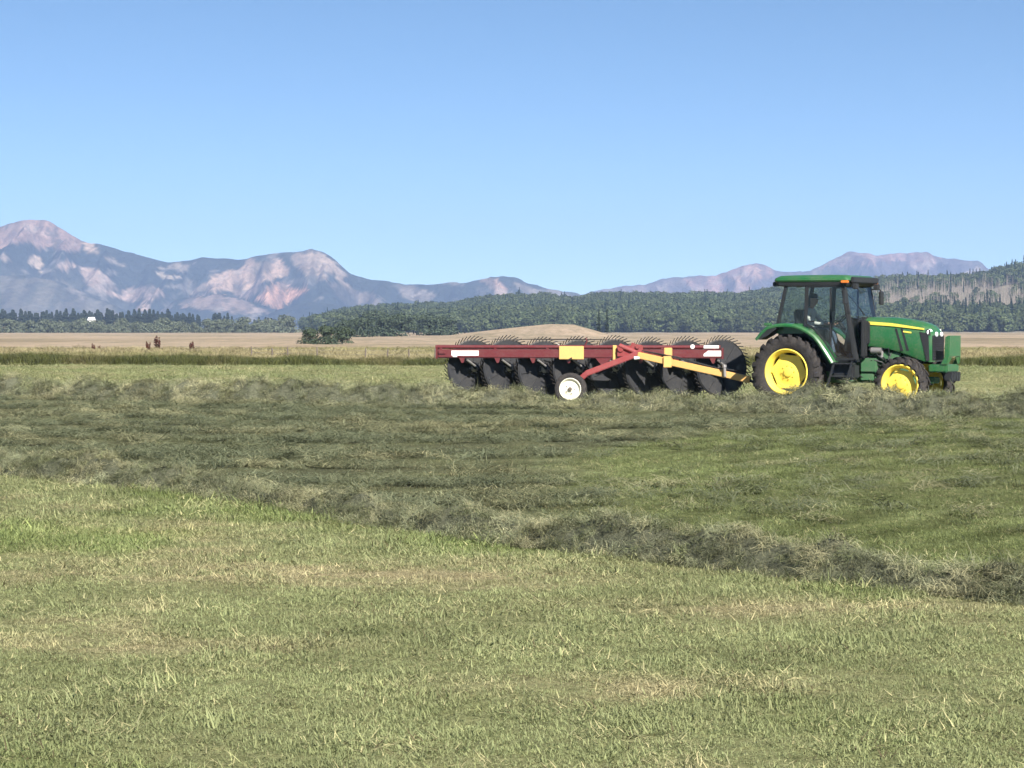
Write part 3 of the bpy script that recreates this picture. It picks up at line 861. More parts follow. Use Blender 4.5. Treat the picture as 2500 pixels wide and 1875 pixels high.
def forest():
    n = 21000
    Y = rng.uniform(1190, 2250, n); X = rng.uniform(-.085, .26, n) * Y
    z = hill_z(X, Y)
    ok = (z > 1.0) | ((X / Y > -.07) & (Y < 1330))
    ok &= (rng.random(n) < .95)
    X, Y, z = X[ok], Y[ok], z[ok]; n = len(X)
    br = X / Y
    d_n = fbm(X * .012, Y * .02, 4, 51)
    elev = z / Y * 6000
    deadz = sstep(.125, .150, br) * sstep(26, 44, elev + 26 * (d_n - .5)) * (1 - sstep(98, 116, elev + 26 * (d_n - .5) - 75 * (br - .15)))
    dead = rng.random(n) < deadz * .96
    skip = dead & (rng.random(n) < .15)
    con = (~dead) & (rng.random(n) < .02 + .14 * sstep(.13, .2, br))
    pick = np.where(dead, rng.integers(7, 10, n), np.where(con, rng.integers(4, 7, n), rng.integers(0, 4, n)))
    hs = np.where(dead, rng.uniform(5, 10, n), np.where(con, rng.uniform(7, 13, n), rng.uniform(6.0, 10.5, n)))
    c = np.array([.085, .110, .058]) * rng.uniform(.65, 1.4, n)[:, None]
    pale = sstep(.45, .65, d_n)[:, None]; c = c * (1 - .4 * pale) + np.array([.105, .125, .060]) * .4 * pale
    c = np.where(con[:, None], np.array([.030, .048, .034]) * rng.uniform(.7, 1.3, n)[:, None], c)
    c = np.where(dead[:, None], np.array([.36, .315, .28]) * rng.uniform(.75, 1.15, n)[:, None], c)
    k = ~skip
    X, Y, z, pick, hs, c = X[k], Y[k], z[k], pick[k], hs[k], c[k]; n = len(X)
    rot = np.stack([rng.normal(0, .03, n), rng.normal(0, .03, n), rng.uniform(0, 6.28, n)], 1)
    ws = hs * rng.uniform(.85, 1.25, n)
    o = scatter('forest', np.stack([X, Y, z - .2], 1), rot, np.stack([ws, ws, hs], 1), pick, c, tree_protos + con_protos + dead_protos)
    tag(o, 'hazy mixed forest covering the hills behind the tractor', 'forest')
forest()

def leaf_solid(name, col):
    m = leaf_mat(name, tuple(c * .6 for c in col), tuple(c * 1.35 for c in col), .2, attr=False)
    return m
M['leaf_grey'] = leaf_solid('cottonwood_leaf', (.115, .135, .092))
M['leaf_dark'] = leaf_solid('spruce_needles', (.042, .057, .047))
M['leaf_willow'] = leaf_solid('willow_leaf', (.066, .088, .058))
def tree_thing(name, crown, h, r, mat, label, cat, group, limbs=3, spread=.25):
    t = empty(name)
    tag(t, label, cat, group)
    add_mesh('crown', crown[0], crown[1], mat, t)
    trunk_mb(h, r, limbs, spread).build('trunk', M['bark'], t)
    return t
# row of broadleaf trees across the pasture and dark conifers behind, on the left
def tree_row():
    protos = [tree_thing('broadleaf_tree', decid(8, 9.5, 620, .085, .15), 8, .22, M['leaf_grey'], 'grey green broadleaf tree in the far belt beyond the pasture', 'tree', 'broadleaf belt beyond the pasture') for _ in range(4)]
    cons = [tree_thing('spruce_tree', conifer(14, 8.5, 620), 14, .25, M['leaf_dark'], 'dark conifer standing in the row behind the broadleaf belt', 'tree', 'dark conifers behind the belt', 0) for _ in range(3)]
    used = [0] * 7
    k = 0
    for row, Y0 in ((0, 1130), (1, 1165), (2, 1200)):
        n = 32
        for i in range(n):
            px = -80 + (790) * (i + random.uniform(.15, .85)) / n
            Y = Y0 + random.uniform(-14, 14)
            q = k % 4
            t = protos[q] if not used[q] else copy_tree(protos[q])
            used[q] = 1; k += 1
            s = random.uniform(.62, .95) * (1.0 if px > 500 else .95)
            if px > 560 and row == 2: s *= 1.15
            t.location = ((px - 1250) / 6000 * Y, Y, -1.0); t.rotation_euler = (0, 0, random.uniform(0, 6.28)); t.scale = (s * random.uniform(1.0, 1.4), s * 1.2, s * 1.15)
    k = 0
    for i in range(150):
        px = -70 + 740 * (i + random.uniform(0, 1)) / 150
        if px > 480 and random.random() < .4: continue
        Y = random.uniform(1420, 1520)
        q = 4 + k % 3
        t = cons[q - 4] if not used[q] else copy_tree(cons[q - 4])
        used[q] = 1; k += 1
        s = random.uniform(.70, .98) * (1 if px < 420 else .85 if px < 560 else .70)
        t.location = ((px - 1250) / 6000 * Y, Y, -.3); t.rotation_euler = (0, 0, random.uniform(0, 6.28)); t.scale = (s * random.uniform(1.0, 1.5), s * 1.2, s)
tree_row()

# willow bushes along the creek, nearer
def willows():
    protos = [tree_thing('willow_bush', decid(2.6, 3.6, 1800, .06, .10), 2.4, .06, M['leaf_willow'], 'x y', 'bush', 'dark willow bushes along the creek', 6, .32) for _ in range(3)]
    spots = [(757, 300, .95, 1.05, 'leftmost rounded willow bush at the pasture edge'), (797, 290, 1.12, 1.1, 'tall dark willow bush right of the leftmost one'), (836, 310, 1.0, 1.1, 'smaller willow bush at the right end of the left clump'),
             (885, 560, 2.0, 1.2, 'broad hazy willow right of the dark clump'), (940, 600, 2.3, 1.2, 'tall willow above the row of fence posts'), (990, 640, 2.5, 1.3, 'dense willow before the wooded slope'),
             (1040, 680, 2.6, 1.3, 'large willow just left of the rake end'), (1090, 700, 2.5, 1.3, 'willow behind the left end of the rake'), (915, 720, 3.0, 1.2, 'high willow rising behind the broad hazy one'), (845, 640, 1.9, 1.2, 'grey willow behind the left clump')]
    for i, (px, Y, s, w, lab) in enumerate(spots):
        t = protos[i] if i < 3 else copy_tree(protos[i % 3])
        t['label'] = lab
        t.location = ((px - 1250) / 6000 * Y, Y, -.45); t.rotation_euler = (0, 0, i * 1.3); t.scale = (s * w, s * w, s)
willows()
# two dark young spruces on the knoll
sp = tree_thing('young_spruce', conifer(4.6, 1.5, 420), 4.6, .08, M['leaf_dark'], 'left of two narrow dark spruces on the pale knoll', 'tree', 'young spruces on the knoll', 0)
sp.location = ((1462 - 1250) / 6000 * 500, 500, 1.0)
sp2 = copy_tree(sp); sp2.location = ((1482 - 1250) / 6000 * 505, 505, .9); sp2.scale = (.95, .95, 1.05); sp2['label'] = 'right and taller of two narrow dark spruces on the knoll'
# conifers on the skyline at the right edge
for i, (px, Y, s) in enumerate(((2412, 1890, .62), (2452, 1880, .8), (2470, 1885, .95), (2487, 1880, .75), (2499, 1885, 1.1), (2525, 1890, .9))):
    if i == 0:
        sk = tree_thing('skyline_spruce', conifer(13, 5, 300), 13, .2, M['leaf_dark'], 'x', 'tree', 'spruces on the right skyline', 0); t = sk
    else: t = copy_tree(sk)
    X = (px - 1250) / 6000 * Y
    t['label'] = ['lowest small spruce on the right hill skyline', 'stout spruce second along the right hill skyline', 'spruce breaking the skyline in the upper right group', 'short spruce between taller ones on the skyline', 'tallest spruce on the skyline at the right edge', 'spruce beyond the tallest one at the frame edge'][i]
    t.location = (X, Y, float(hill_z(X, Y)) - .3); t.scale = (s, s, s); t.rotation_euler = (0, 0, i)

# white house among the trees
hs = empty('house', ((224 - 1250) / 6000 * 1400, 1400, -1.5), R(78))
tag(hs, 'tiny white house with pale roof among the dark trees', 'house')
MB().box((0, 0, 4.0), (3.2, 3.4, 8.6)).build('wall', M['house_wall'], hs)
rf = MB().prism([(-1.9, 8.2), (1.9, 8.2), (0, 9.9)], -1.9, 1.9).build('roof', M['house_roof'], hs)
for dx in (-.9, .9):
    MB().box((dx, -2.02, 7.2), (.6, .06, .9)).build('window', M['grille'], hs)

# fence posts and weeds at the far edge
fence = empty('wire_fence', (0, 0, 0))
tag(fence, 'thin wire fence with short weathered posts beyond the ditch strip', 'fence')
fx = [(614, 150), (664, 142), (702, 141), (774, 139), (892, 137), (946, 136), (998, 135), (1062, 134), (1120, 133)]
fpos = []
for px, Y in fx:
    X = (px - 1250) / 6000 * Y; fpos.append((X, Y))
    MB().tube([(X, Y, -.25), (X + .01, Y, .35), (X + random.uniform(-.03, .03), Y, .62 + random.uniform(-.05, .08))], [.045, .042, .036], 7).build('post', M['post'], fence)
for zz in (.28, .5):
    MB().tube([(x, y - .045, zz + .01 * math.sin(i)) for i, (x, y) in enumerate(fpos)], .006, 4).build('wire', M['steel'], fence)
M['dock'] = leaf_solid('dock_seed_head', (.105, .040, .030))
M['dock_leaf'] = leaf_solid('dock_leaf', (.16, .12, .06))
for i, (px, Y, s, lab) in enumerate(((228, 196, .55, 'small dark red weed leftmost in the pale pasture'), (362, 190, .7, 'shorter red brown weed of the leaning pair'), (384, 205, 1.0, 'tallest dark red weed standing in the pale grass'), (468, 192, .72, 'red brown weed right of the tallest one'), (242, 200, .4, 'faint brown weed beside the leftmost red weed'))):
    wd = empty('dock_weed', ((px - 1250) / 6000 * Y, Y, -.12), i)
    tag(wd, lab, 'weed', 'red weeds in the pasture')
    st = MB()
    for k in range(5):
        a = k * 1.3; st.tube([(0, 0, 0), (.10 * math.cos(a), .10 * math.sin(a), .5), (.22 * math.cos(a), .22 * math.sin(a), 1.05)], [.014, .011, .006], 5)
    st.build('stem', M['dock_leaf'], wd)
    v, f = leafy_crown(260, [((.16 * math.cos(k * 1.3), .16 * math.sin(k * 1.3), .50 + .16 * (k % 3)), (.07 + .03 * (k % 2), .08, .34)) for k in range(5)], .085)
    add_mesh('seed_head', v, f, M['dock'], wd)
    v, f = leafy_crown(40, [((0, 0, .15), (.28, .28, .12))], .16)
    add_mesh('leaves', v, f, M['dock_leaf'], wd)
    wd.scale = (s * 1.2, s * 1.2, s * 1.1)

# ================================================================== TRACTOR (local x forward, y left, z up; origin on the ground under the rear axle)
TR = empty('tractor', (6.305, 53.223, 0), -R(30))
tag(TR, 'green farm tractor with yellow wheels and glass cab pulling the rake', 'tractor')

def tyre_mesh(Rt, Rr, W, n_lug, lug_h, mat, parent, seg=56):
    mb = MB()
    hw = W / 2; rs = Rt - lug_h
    prof = [(Rr, -hw * .72), (Rr + .03, -hw * .86), ((Rr + rs) / 2, -hw * 1.0), (rs - .06, -hw * .97), (rs - .015, -hw * .86), (rs, -hw * .5), (rs + .004, 0),
            (rs, hw * .5), (rs - .015, hw * .86), (rs - .06, hw * .97), ((Rr + rs) / 2, hw * 1.0), (Rr + .03, hw * .86), (Rr, hw * .72)]
    mb.lathe_y(prof, seg)
    for s in (-1, 1):
        for k in range(n_lug):
            a0 = 2 * math.pi * (k + (.5 if s > 0 else 0)) / n_lug
            sw = .62 * 2 * math.pi / n_lug * 1.5
            stations = [(.02, 0, 1.0), (.55, .5, 1.0), (.93, .9, .96), (1.03, 1.0, .80)]
            vs = []
            for u, da, hk in stations:
                yy = s * hw * u; a = a0 - sw * da
                th = .17 * 2 * math.pi / n_lug * (1.1 + .3 * u)
                for dth in (-th, th):
                    for top in (0, 1):
                        r = (rs - .03 - (.07 if u > 1 else 0)) if not top else (rs + lug_h * hk - (.05 if u > 1 else 0))
                        aa = a + dth * (1 if not top else .8)
                        vs.append((r * math.cos(aa), yy, r * math.sin(aa)))
            fs = []
            for i in range(3):
                b = i * 4; c = b + 4
                fs += [(b, b + 1, c + 1, c), (b + 2, c + 2, c + 3, b + 3), (b + 1, b + 3, c + 3, c + 1)]
            fs += [(0, 2, 3, 1), (12, 13, 15, 14)]
            mb.add(vs, fs)
    return mb.build('tyre', mat, parent, 40)

def wheel(name, x, y, Rt, Rr, W, n_lug, lug_h, out, spin=0.0):
    """out = -1: outer face towards -y"""
    w = empty(name, (x, y, Rt - .02), 0, TR)
    w.rotation_euler = (0, spin, 0)
    tyre_mesh(Rt, Rr, W, n_lug, lug_h, M['rubber'], w)
    o = out; hw = W / 2
    rim = MB()
    rim.lathe_y([(Rr + .012, o * hw * .74), (Rr + .03, o * hw * .86), (Rr + .008, o * hw * .90), (Rr - .012, o * hw * .80), (Rr - .03, o * hw * .55), (Rr - .055, o * hw * .30), (Rr - .06, -o * hw * .3), (Rr - .02, -o * hw * .7), (Rr + .02, -o * hw * .85)], 48)
    rim.build('rim', M['yellow'], w, 30)
    # pressed centre disc with flats between its six lugs
    d = MB(); n = 48; rings = []
    prof = [(1.0, .10), (.93, .14), (.80, .10), (.55, .18), (.42, .26), (.30, .26), (.24, .30), (0.02, .30)]
    vs = []; fs = []
    for k in range(n):
        a = 2 * math.pi * k / n
        flat = .90 + .085 * max(0, math.cos(6 * a)) ** .7 if math.cos(6 * a) > 0 else .90 - .035 * abs(math.cos(6 * a))
        for r, yy in prof:
            q = (Rr - .055) * r * (flat if r > .9 else (.90 if r > .6 else .9))
            vs.append((q * math.cos(a), o * hw * yy, q * math.sin(a)))
    m = len(prof)
    for k in range(n):
        for i in range(m - 1):
            fs.append((k * m + i, ((k + 1) % n) * m + i, ((k + 1) % n) * m + i + 1, k * m + i + 1))
    d.add(vs, fs)
    for k in range(6):
        a = 2 * math.pi * k / 6
        d.box(((Rr - .075) * math.cos(a), o * hw * .17, (Rr - .075) * math.sin(a)), (.07, .05, .10), Matrix.Rotation(-a, 3, 'Y'))
    d.build('wheel_disc', M['yellow'], w, 30)
    hb = MB()
    hb.lathe_y([(.10, o * hw * .28), (.10, o * hw * .42), (.07, o * hw * .46), (0.005, o * hw * .46)], 20)
    for k in range(8):
        a = 2 * math.pi * k / 8 + .2
        hb.tube([(.145 * math.cos(a), o * hw * .26, .145 * math.sin(a)), (.145 * math.cos(a), o * hw * .36, .145 * math.sin(a))], .014, 6)
    hb.build('hub', M['yellow'], w, 30)
    return w
wheel('rear_wheel', 0, -.73, .80, .47, .44, 21, .045, -1, .1)
wheel('rear_wheel', 0, .73, .80, .47, .44, 21, .045, 1, .3)
wheel('front_wheel', 2.56, -.76, .57, .385, .33, 18, .038, -1, .2)
wheel('front_wheel', 2.56, .76, .57, .385, .33, 18, .038, 1, .5)

# --- bonnet lofted through cross sections: (x, half width, bottom z, shoulder z, top z)
sec = [(1.50, .40, 1.34, 1.80, 1.955), (1.78, .40, 1.33, 1.79, 1.955), (2.10, .40, 1.28, 1.765, 1.945), (2.35, .395, 1.215, 1.735, 1.925), (2.55, .39, 1.15, 1.71, 1.90),
       (2.72, .385, 1.08, 1.685, 1.865), (2.86, .38, 1.03, 1.66, 1.825), (2.96, .375, 1.01, 1.63, 1.775), (3.03, .365, 1.005, 1.58, 1.70), (3.06, .35, 1.01, 1.54, 1.63)]
def hood_y(x):
    return float(np.interp(x, [s[0] for s in sec], [s[1] for s in sec]))
hv, hf = [], []
for x, w, zb, zs, zt in sec:
    ring = [(-w * .96, zb), (-w, zb + .05), (-w, (zb + zs) / 2), (-w * .99, zs - .07), (-w * .965, zs), (-w * .80, zs + (zt - zs) * .62), (-w * .5, zt - .012), (0, zt)]
    ring = ring + [(-a, b) for a, b in ring[-2::-1]]
    for y, z in ring: hv.append((x, y, z))
m = len(hv) // len(sec)
for i in range(len(sec) - 1):
    for k in range(m - 1):
        hf.append((i * m + k, i * m + k + 1, (i + 1) * m + k + 1, (i + 1) * m + k))
hf.append(tuple(range((len(sec) - 1) * m, len(sec) * m)))
hf.append(tuple(range(m - 1, -1, -1)))
hood = add_mesh('hood', hv, hf, M['green'], TR); smooth_by_angle(hood.data, 32)
def on_side(pts, off, s):
    """points (x, z) laid on the bonnet's flank; s = -1 the right flank"""
    return [(x, s * (hood_y(x) * (1.0 if z < 1.66 - .0 * x else .99) + off), z) for x, z in pts]
def strip(name, top, bot, s, mat, t=.012, base=0.001, parent=hood):
    xs = np.linspace(top[0][0], top[-1][0], 12)
    zt = np.interp(xs, *zip(*top)); zb = np.interp(xs, *zip(*bot))
    vs = []; fs = []
    for x, a, b in zip(xs, zt, zb):
        w = hood_y(x)
        vs += [(x, s * (w + base), b), (x, s * (w + base), a), (x, s * (w + base + t), b), (x, s * (w + base + t), a)]
    for i in range(11):
        p = i * 4; q = p + 4
        fs += [(p + 2, q + 2, q + 3, p + 3), (p + 3, q + 3, q + 1, p + 1), (p, q, q + 2, p + 2), (p, p + 1, q + 1, q)]
    fs += [(0, 2, 3, 1), (44, 45, 47, 46)]
    o = add_mesh(name, vs, fs, mat, parent); smooth_by_angle(o.data, 30); return o
for s in (-1, 1):
    strip('yellow_stripe', [(1.54, 1.865), (2.2, 1.822), (2.9, 1.715)], [(1.54, 1.80), (2.2, 1.758), (2.9, 1.680)], s, M['stripe'], .006)
    MB().slab(on_side([(2.44, 1.662), (2.62, 1.640), (2.62, 1.606), (2.44, 1.630)], .004, s), .006).build('model_plate', M['stripe'], hood)
    for x0 in (2.255, 2.385):
        MB().slab(on_side([(x0, 1.71), (x0 + .045, 1.71), (x0 + .19, 1.24), (x0 + .13, 1.24)], .003, s), .008).build('side_vent', M['grille'], hood)
    sg = MB().slab(on_side([(2.80, 1.64), (2.99, 1.60), (3.015, 1.04), (2.95, 1.03)], .004, s), .010).build('side_grille', M['grille'], hood)
    rim_ = MB()
    for k in range(8):
        z = 1.10 + k * .065
        rim_.bar((2.93 - (z - 1.03) * .2, s * (hood_y(2.9) + .012), z), (3.0, s * (hood_y(3.0) + .012), z), .008, .008)
    rim_.build('grille_bar', M['black'], hood)
MB().slab([(3.071, -.325, 1.05), (3.071, .325, 1.05), (3.071, .335, 1.56), (3.071, -.335, 1.56)], .012).build('front_grille', M['grille'], hood)
gb = MB()
for k in range(9): gb.bar((3.082, -.32, 1.08 + k * .052), (3.082, .32, 1.08 + k * .052), .01, .008)
gb.build('grille_bar', M['black'], hood)
for s in (-1, 1):
    hl = MB(); hl.lathe_y([(.085, 0), (.085, -.03), (.07, -.045), (.005, -.05)], 20)
    o = hl.build('headlight', M['lens'], hood); o.location = (2.985, s * .31, 1.63); o.rotation_euler = (0, R(-12), R(68 if s < 0 else 112)); o.scale = (1.0, .7, .8)
    o = hl.build('headlight', M['lens'], hood); o.location = (3.075, s * .15, 1.585); o.rotation_euler = (R(0), R(-8), R(90)); o.scale = (.8, .6, .62)
    MB().slab([(2.94, s * .385, 1.60), (3.03, s * .352, 1.56), (3.03, s * .352, 1.68), (2.95, s * .37, 1.70)], .02).build('headlight_bezel', M['black'], hood)

# --- cab
G = M['green']; K = M['black']
posts = {'rear': ((-.11, 2.62), (-.31, 1.78)), 'b': ((.40, 2.62), (.355, 1.62)), 'a': ((1.24, 2.64), (1.36, 1.98))}
YC = .74
for s in (-1, 1):
    y = s * YC
    MB().bar((-.08, y * .97, 2.64), (-.29, y * .97, 1.74), .07, .07).build('cab_post', K, TR, bevel=.012)
    MB().bar((.40, y, 2.64), (.355, y, 1.60), .06, .055).build('cab_post', K, TR, bevel=.01)
    MB().bar((1.22, y * .97, 2.66), (1.34, y * .97, 2.02), .075, .085).bar((1.34, y * .97, 2.03), (1.53, y * .93, 1.04), .07, .07).build('cab_post', K, TR, bevel=.012)
    # side window between rear and B posts
    MB().slab([(-.12, y, 2.60), (.37, y, 2.60), (.33, y, 1.82), (-.27, y, 1.82)], .008).build('side_window', M['glass'], TR)
    # door: frame and glass
    fr = MB()
    path = [(.43, 2.60), (1.20, 2.61), (1.31, 2.02), (1.49, 1.06), (1.06, 1.05), (.80, 1.46), (.56, 1.72), (.39, 1.80)]
    for i in range(len(path)):
        a = path[i]; b = path[(i + 1) % len(path)]
        fr.bar((a[0], y * 1.02, a[1]), (b[0], y * 1.02, b[1]), .03, .045)
    door = fr.build('door', K, TR, bevel=.006)
    MB().slab([(x, y * 1.02, z) for x, z in path], .008).build('door_glass', M['glass'], door)
    MB().bar((.955, y * 1.035, 2.57), (.955, y * 1.035, 1.32), .025, .05).build('door_rail', K, door)
    MB().box((.52, y * 1.05, 1.86), (.14, .05, .035)).build('door_handle', K, door, bevel=.008)
MB().slab([(-.13, -.66, 2.60), (-.13, .66, 2.60), (-.33, .66, 1.80), (-.33, -.66, 1.80)], .008).build('rear_window', M['glass'], TR)
MB().slab([(1.26, -.68, 2.64), (1.26, .68, 2.64), (1.40, .68, 1.97), (1.40, -.68, 1.97)], .008).build('windshield', M['windshield'], TR)
MB().slab([(1.41, -.66, 1.95), (1.41, -.40, 1.95), (1.55, -.40, 1.06), (1.55, -.66, 1.06)], .008).build('lower_windshield', M['glass'], TR)
MB().slab([(1.41, .40, 1.95), (1.41, .66, 1.95), (1.55, .66, 1.06), (1.55, .40, 1.06)], .008).build('lower_windshield', M['glass'], TR)
# roof: rounded slab
rv, rf_ = [], []
lev = [(2.665, .0, 'g'), (2.70, -.02, ''), (2.745, -.0, ''), (2.80, .02, ''), (2.845, .10, ''), (2.862, .30, '')]
def rr_ring(x0, x1, hw, r, z, n=5):
    pts = []
    for cx, cy, a0 in ((x1 - r, hw - r, 0), (x0 + r, hw - r, 90), (x0 + r, -hw + r, 180), (x1 - r, -hw + r, 270)):
        for k in range(n):
            a = R(a0 + 90 * k / (n - 1)); pts.append((cx + r * math.cos(a), cy + r * math.sin(a), z))
    return pts
def loft(rings, mat, name, parent, angle=40):
    vs = [p for r in rings for p in r]; n = len(rings[0]); fs = []
    for i in range(len(rings) - 1):
        for k in range(n):
            fs.append((i * n + k, i * n + (k + 1) % n, (i + 1) * n + (k + 1) % n, (i + 1) * n + k))
    fs.append(tuple(range(n - 1, -1, -1))); fs.append(tuple((len(rings) - 1) * n + k for k in range(n)))
    o = add_mesh(name, vs, fs, mat, parent); smooth_by_angle(o.data, angle); return o
roof = loft([rr_ring(-.34, 1.37, .80, .10, 2.70), rr_ring(-.36, 1.40, .82, .11, 2.735), rr_ring(-.34, 1.38, .81, .12, 2.785), rr_ring(-.27, 1.30, .74, .16, 2.835), rr_ring(-.05, 1.08, .52, .2, 2.853)], G, 'roof', TR)
loft([rr_ring(-.30, 1.33, .78, .10, 2.615), rr_ring(-.32, 1.36, .79, .10, 2.66), rr_ring(-.32, 1.36, .79, .10, 2.698)], K, 'roof_gutter', roof)
MB().box((1.415, 0, 2.735), (.07, 1.46, .13)).build('roof_visor', K, roof, bevel=.02)
for s in (-1, 1):
    MB().box((-.37, s * .62, 2.66), (.09, .16, .10)).build('work_lamp', K, roof, bevel=.015)
    MB().box((1.45, s * .60, 2.60), (.09, .17, .12)).build('work_lamp', K, roof, bevel=.015)
    MB().box((1.30, s * .83, 2.695), (.17, .05, .055)).build('marker_lamp', M['amber'], roof, bevel=.01)
    mi = MB(); mi.tube([(1.27, s * .76, 2.55), (1.36, s * .95, 2.58), (1.38, s * 1.02, 2.52)], .013, 6).build('mirror_arm', K, TR)
    MB().box((1.39, s * 1.03, 2.37), (.05, .19, .30)).build('mirror', K, TR, bevel=.015)
wp = MB(); wp.tube([(1.28, -.64, 2.45), (1.34, -.25, 2.22), (1.41, .02, 2.0)], .012, 6).build('wiper', K, TR)
MB().box((1.60, -.49, 1.50), (.11, .16, .82)).box((1.66, -.44, 1.62), (.10, .10, .5)).build('dark_gap_filler', K, TR, bevel=.03)  # black filler boxes, added to darken the gap between cab and bonnet
# cab floor, firewall, under-window panels
MB().prism([(-.28, 1.30), (.95, 1.0), (1.50, 1.0), (1.50, 1.10), (.98, 1.10), (.5, 1.34), (-.30, 1.74)], -.66, .66).build('cab_floor', K, TR)
MB().box((1.54, 0, 1.48), (.08, .78, .95)).build('firewall', K, TR)
MB().prism([(-.31, 1.815), (-.31, 1.60), (.50, 1.60), (.36, 1.815)], -.735, -.66).prism([(-.31, 1.815), (-.31, 1.60), (.50, 1.60), (.36, 1.815)], .66, .735).build('side_sill', G, TR)
# seat, console, steering wheel
seat = MB().box((.22, 0, 1.50), (.50, .50, .14)).box((.22, 0, 1.36), (.30, .34, .2)).build('seat', M['seat'], TR, bevel=.04)
MB().box((-.04, 0, 1.82), (.13, .48, .60), Matrix.Rotation(R(-8), 3, 'Y')).build('backrest', M['seat'], seat, bevel=.04)
MB().box((.30, -.34, 1.68), (.42, .09, .07)).build('armrest', M['seat'], seat, bevel=.02)
MB().box((.45, -.50, 1.55), (.70, .20, .28)).build('side_console', K, TR, bevel=.03)
MB().box((1.22, 0, 1.55), (.32, .42, .75), Matrix.Rotation(R(12), 3, 'Y')).build('dash_console', K, TR, bevel=.04)
sw = MB(); n = 28
ring = [(.20 * math.cos(2 * math.pi * k / n), .20 * math.sin(2 * math.pi * k / n), 0) for k in range(n + 1)]
sw.tube(ring, .016, 7, caps=False); sw.tube([(0, 0, -.25), (0, 0, 0)], .03, 8)
for k in range(3): sw.tube([(0, 0, -.02), (.2 * math.cos(k * 2.09), .2 * math.sin(k * 2.09), 0)], .012, 5)
st = sw.build('steering_wheel', K, TR); st.location = (.82, 0, 1.87); st.rotation_euler = (0, R(-38), 0)
MB().tube([(.83, -.44, 1.5), (.86, -.44, 1.98)], .014, 6).box((.87, -.44, 2.02), (.04, .14, .12)).build('monitor', K, TR)

# --- fenders
def fender(s):
    arc = [(-.72, 1.49), (-.60, 1.63), (-.45, 1.755), (-.22, 1.81), (0, 1.82), (.20, 1.80), (.36, 1.745), (.53, 1.66), (.68, 1.555), (.80, 1.42), (.91, 1.265), (1.01, 1.12), (1.09, 1.0)]
    y0, y1 = s * .58, s * .955
    vs, fs = [], []
    for i, (x, z) in enumerate(arc):
        a = Vector(arc[max(i - 1, 0)]); b = Vector(arc[min(i + 1, len(arc) - 1)]); d = (b - a).normalized(); nx, nz = -d.y, d.x
        t = .03
        vs += [(x, y0, z), (x, y1 - s * .03, z), (x - nx * .035, y1, z - nz * .035), (x - nx * (.035 + t * 1.2), y1 - s * .004, z - nz * (.035 + t * 1.2)), (x - nx * t, y1 - s * .05, z - nz * t), (x - nx * t, y0, z - nz * t)]
    for i in range(len(arc) - 1):
        for k in range(6):
            fs.append((i * 6 + k, i * 6 + (k + 1) % 6, i * 6 + 6 + (k + 1) % 6, i * 6 + 6 + k))
    fs += [tuple(range(5, -1, -1)), tuple(range((len(arc) - 1) * 6, len(arc) * 6))]
    f = add_mesh('fender', vs, fs, G, TR); smooth_by_angle(f.data, 32)
    # dark inner skirt hanging under the rear tip
    MB().prism([(-.71, 1.475), (-.46, 1.70), (-.22, 1.765), (-.22, 1.70), (-.42, 1.56), (-.60, 1.47)], s * .60, s * .94).build('fender_liner', K, f)
    MB().box((-.475, s * .80, 1.80), (.10, .20, .06)).build('tail_lamp', M['green'], f, bevel=.01)
    MB().prism([(-.28, 1.70), (.5, 1.55), (.95, 1.05), (.9, .8), (-.6, .8)], s * .56, s * .59).build('inner_panel', K, f)
fender(-1); fender(1)

# --- chassis
C = M['green_cast']
MB().box((-.05, 0, .80), (.75, .62, .50)).build('rear_axle_housing', C, TR, bevel=.05)
MB().tube([(0, -.62, .78), (0, .62, .78)], .14, 14).build('rear_axle', C, TR)
MB().box((.85, 0, .78), (1.25, .46, .46)).build('transmission', C, TR, bevel=.04)
eng = MB().box((1.95, 0, .90), (1.15, .44, .56)).box((2.0, 0, 1.22), (.95, .34, .24)).build('engine_block', C, TR, bevel=.03)
d = MB().box((1.66, -.32, .93), (.36, .16, .30)).box((1.62, -.31, .68), (.30, .14, .16)).box((1.48, -.30, 1.15), (.05, .12, .24))
d.build('hydraulic_block', C, TR, bevel=.02)
cl = MB()
for k in range(14):
    x = 1.42 + random.uniform(0, .75); z = .70 + random.uniform(0, .62)
    cl.tube([(x, -.30, z), (x + random.uniform(-.1, .2), -.40, z + random.uniform(-.15, .15)), (x + random.uniform(.1, .35), -.30, z + random.uniform(-.2, .2))], .014, 5)
cl.build('hose', K, TR)
MB().tube([(1.72, -.36, 1.24), (1.95, -.36, 1.24)], .07, 12).build('oil_filter', M['steel'], TR)
MB().tube([(1.93, -.30, 1.10), (1.93, -.30, 1.34)], .05, 10).build('fuel_filter', M['steel'], TR)
MB().box((2.15, -.25, 1.13), (.40, .16, .16)).build('intake_manifold', C, TR, bevel=.02)
MB().box((1.24, -.60, .80), (.50, .34, .36)).build('fuel_tank', K, TR, bevel=.05)
MB().box((1.24, .60, .80), (.50, .34, .36)).build('fuel_tank', K, TR, bevel=.05)
stp = MB()
for z, w in ((.97, .44), (.70, .40), (.44, .38)):
    stp.box((1.28 - (.97 - z) * .3, -.82, z), (w, .20, .03))
stp.bar((1.10, -.90, 1.0), (.92, -.90, .42), .02, .05); stp.bar((1.50, -.90, 1.0), (1.34, -.90, .42), .02, .05)
stp.build('step', K, TR)
MB().box((2.30, 0, .62), (1.5, .34, .14)).build('front_frame', C, TR, bevel=.02)
ax = MB().tube([(2.56, -.62, .55), (2.56, -.2, .57), (2.56, .2, .57), (2.56, .62, .55)], [.10, .09, .09, .10], 12).build('front_axle', C, TR)
MB().tube([(2.72, -.6, .52), (2.72, .6, .52)], .025, 8).build('tie_rod', M['steel'], TR)
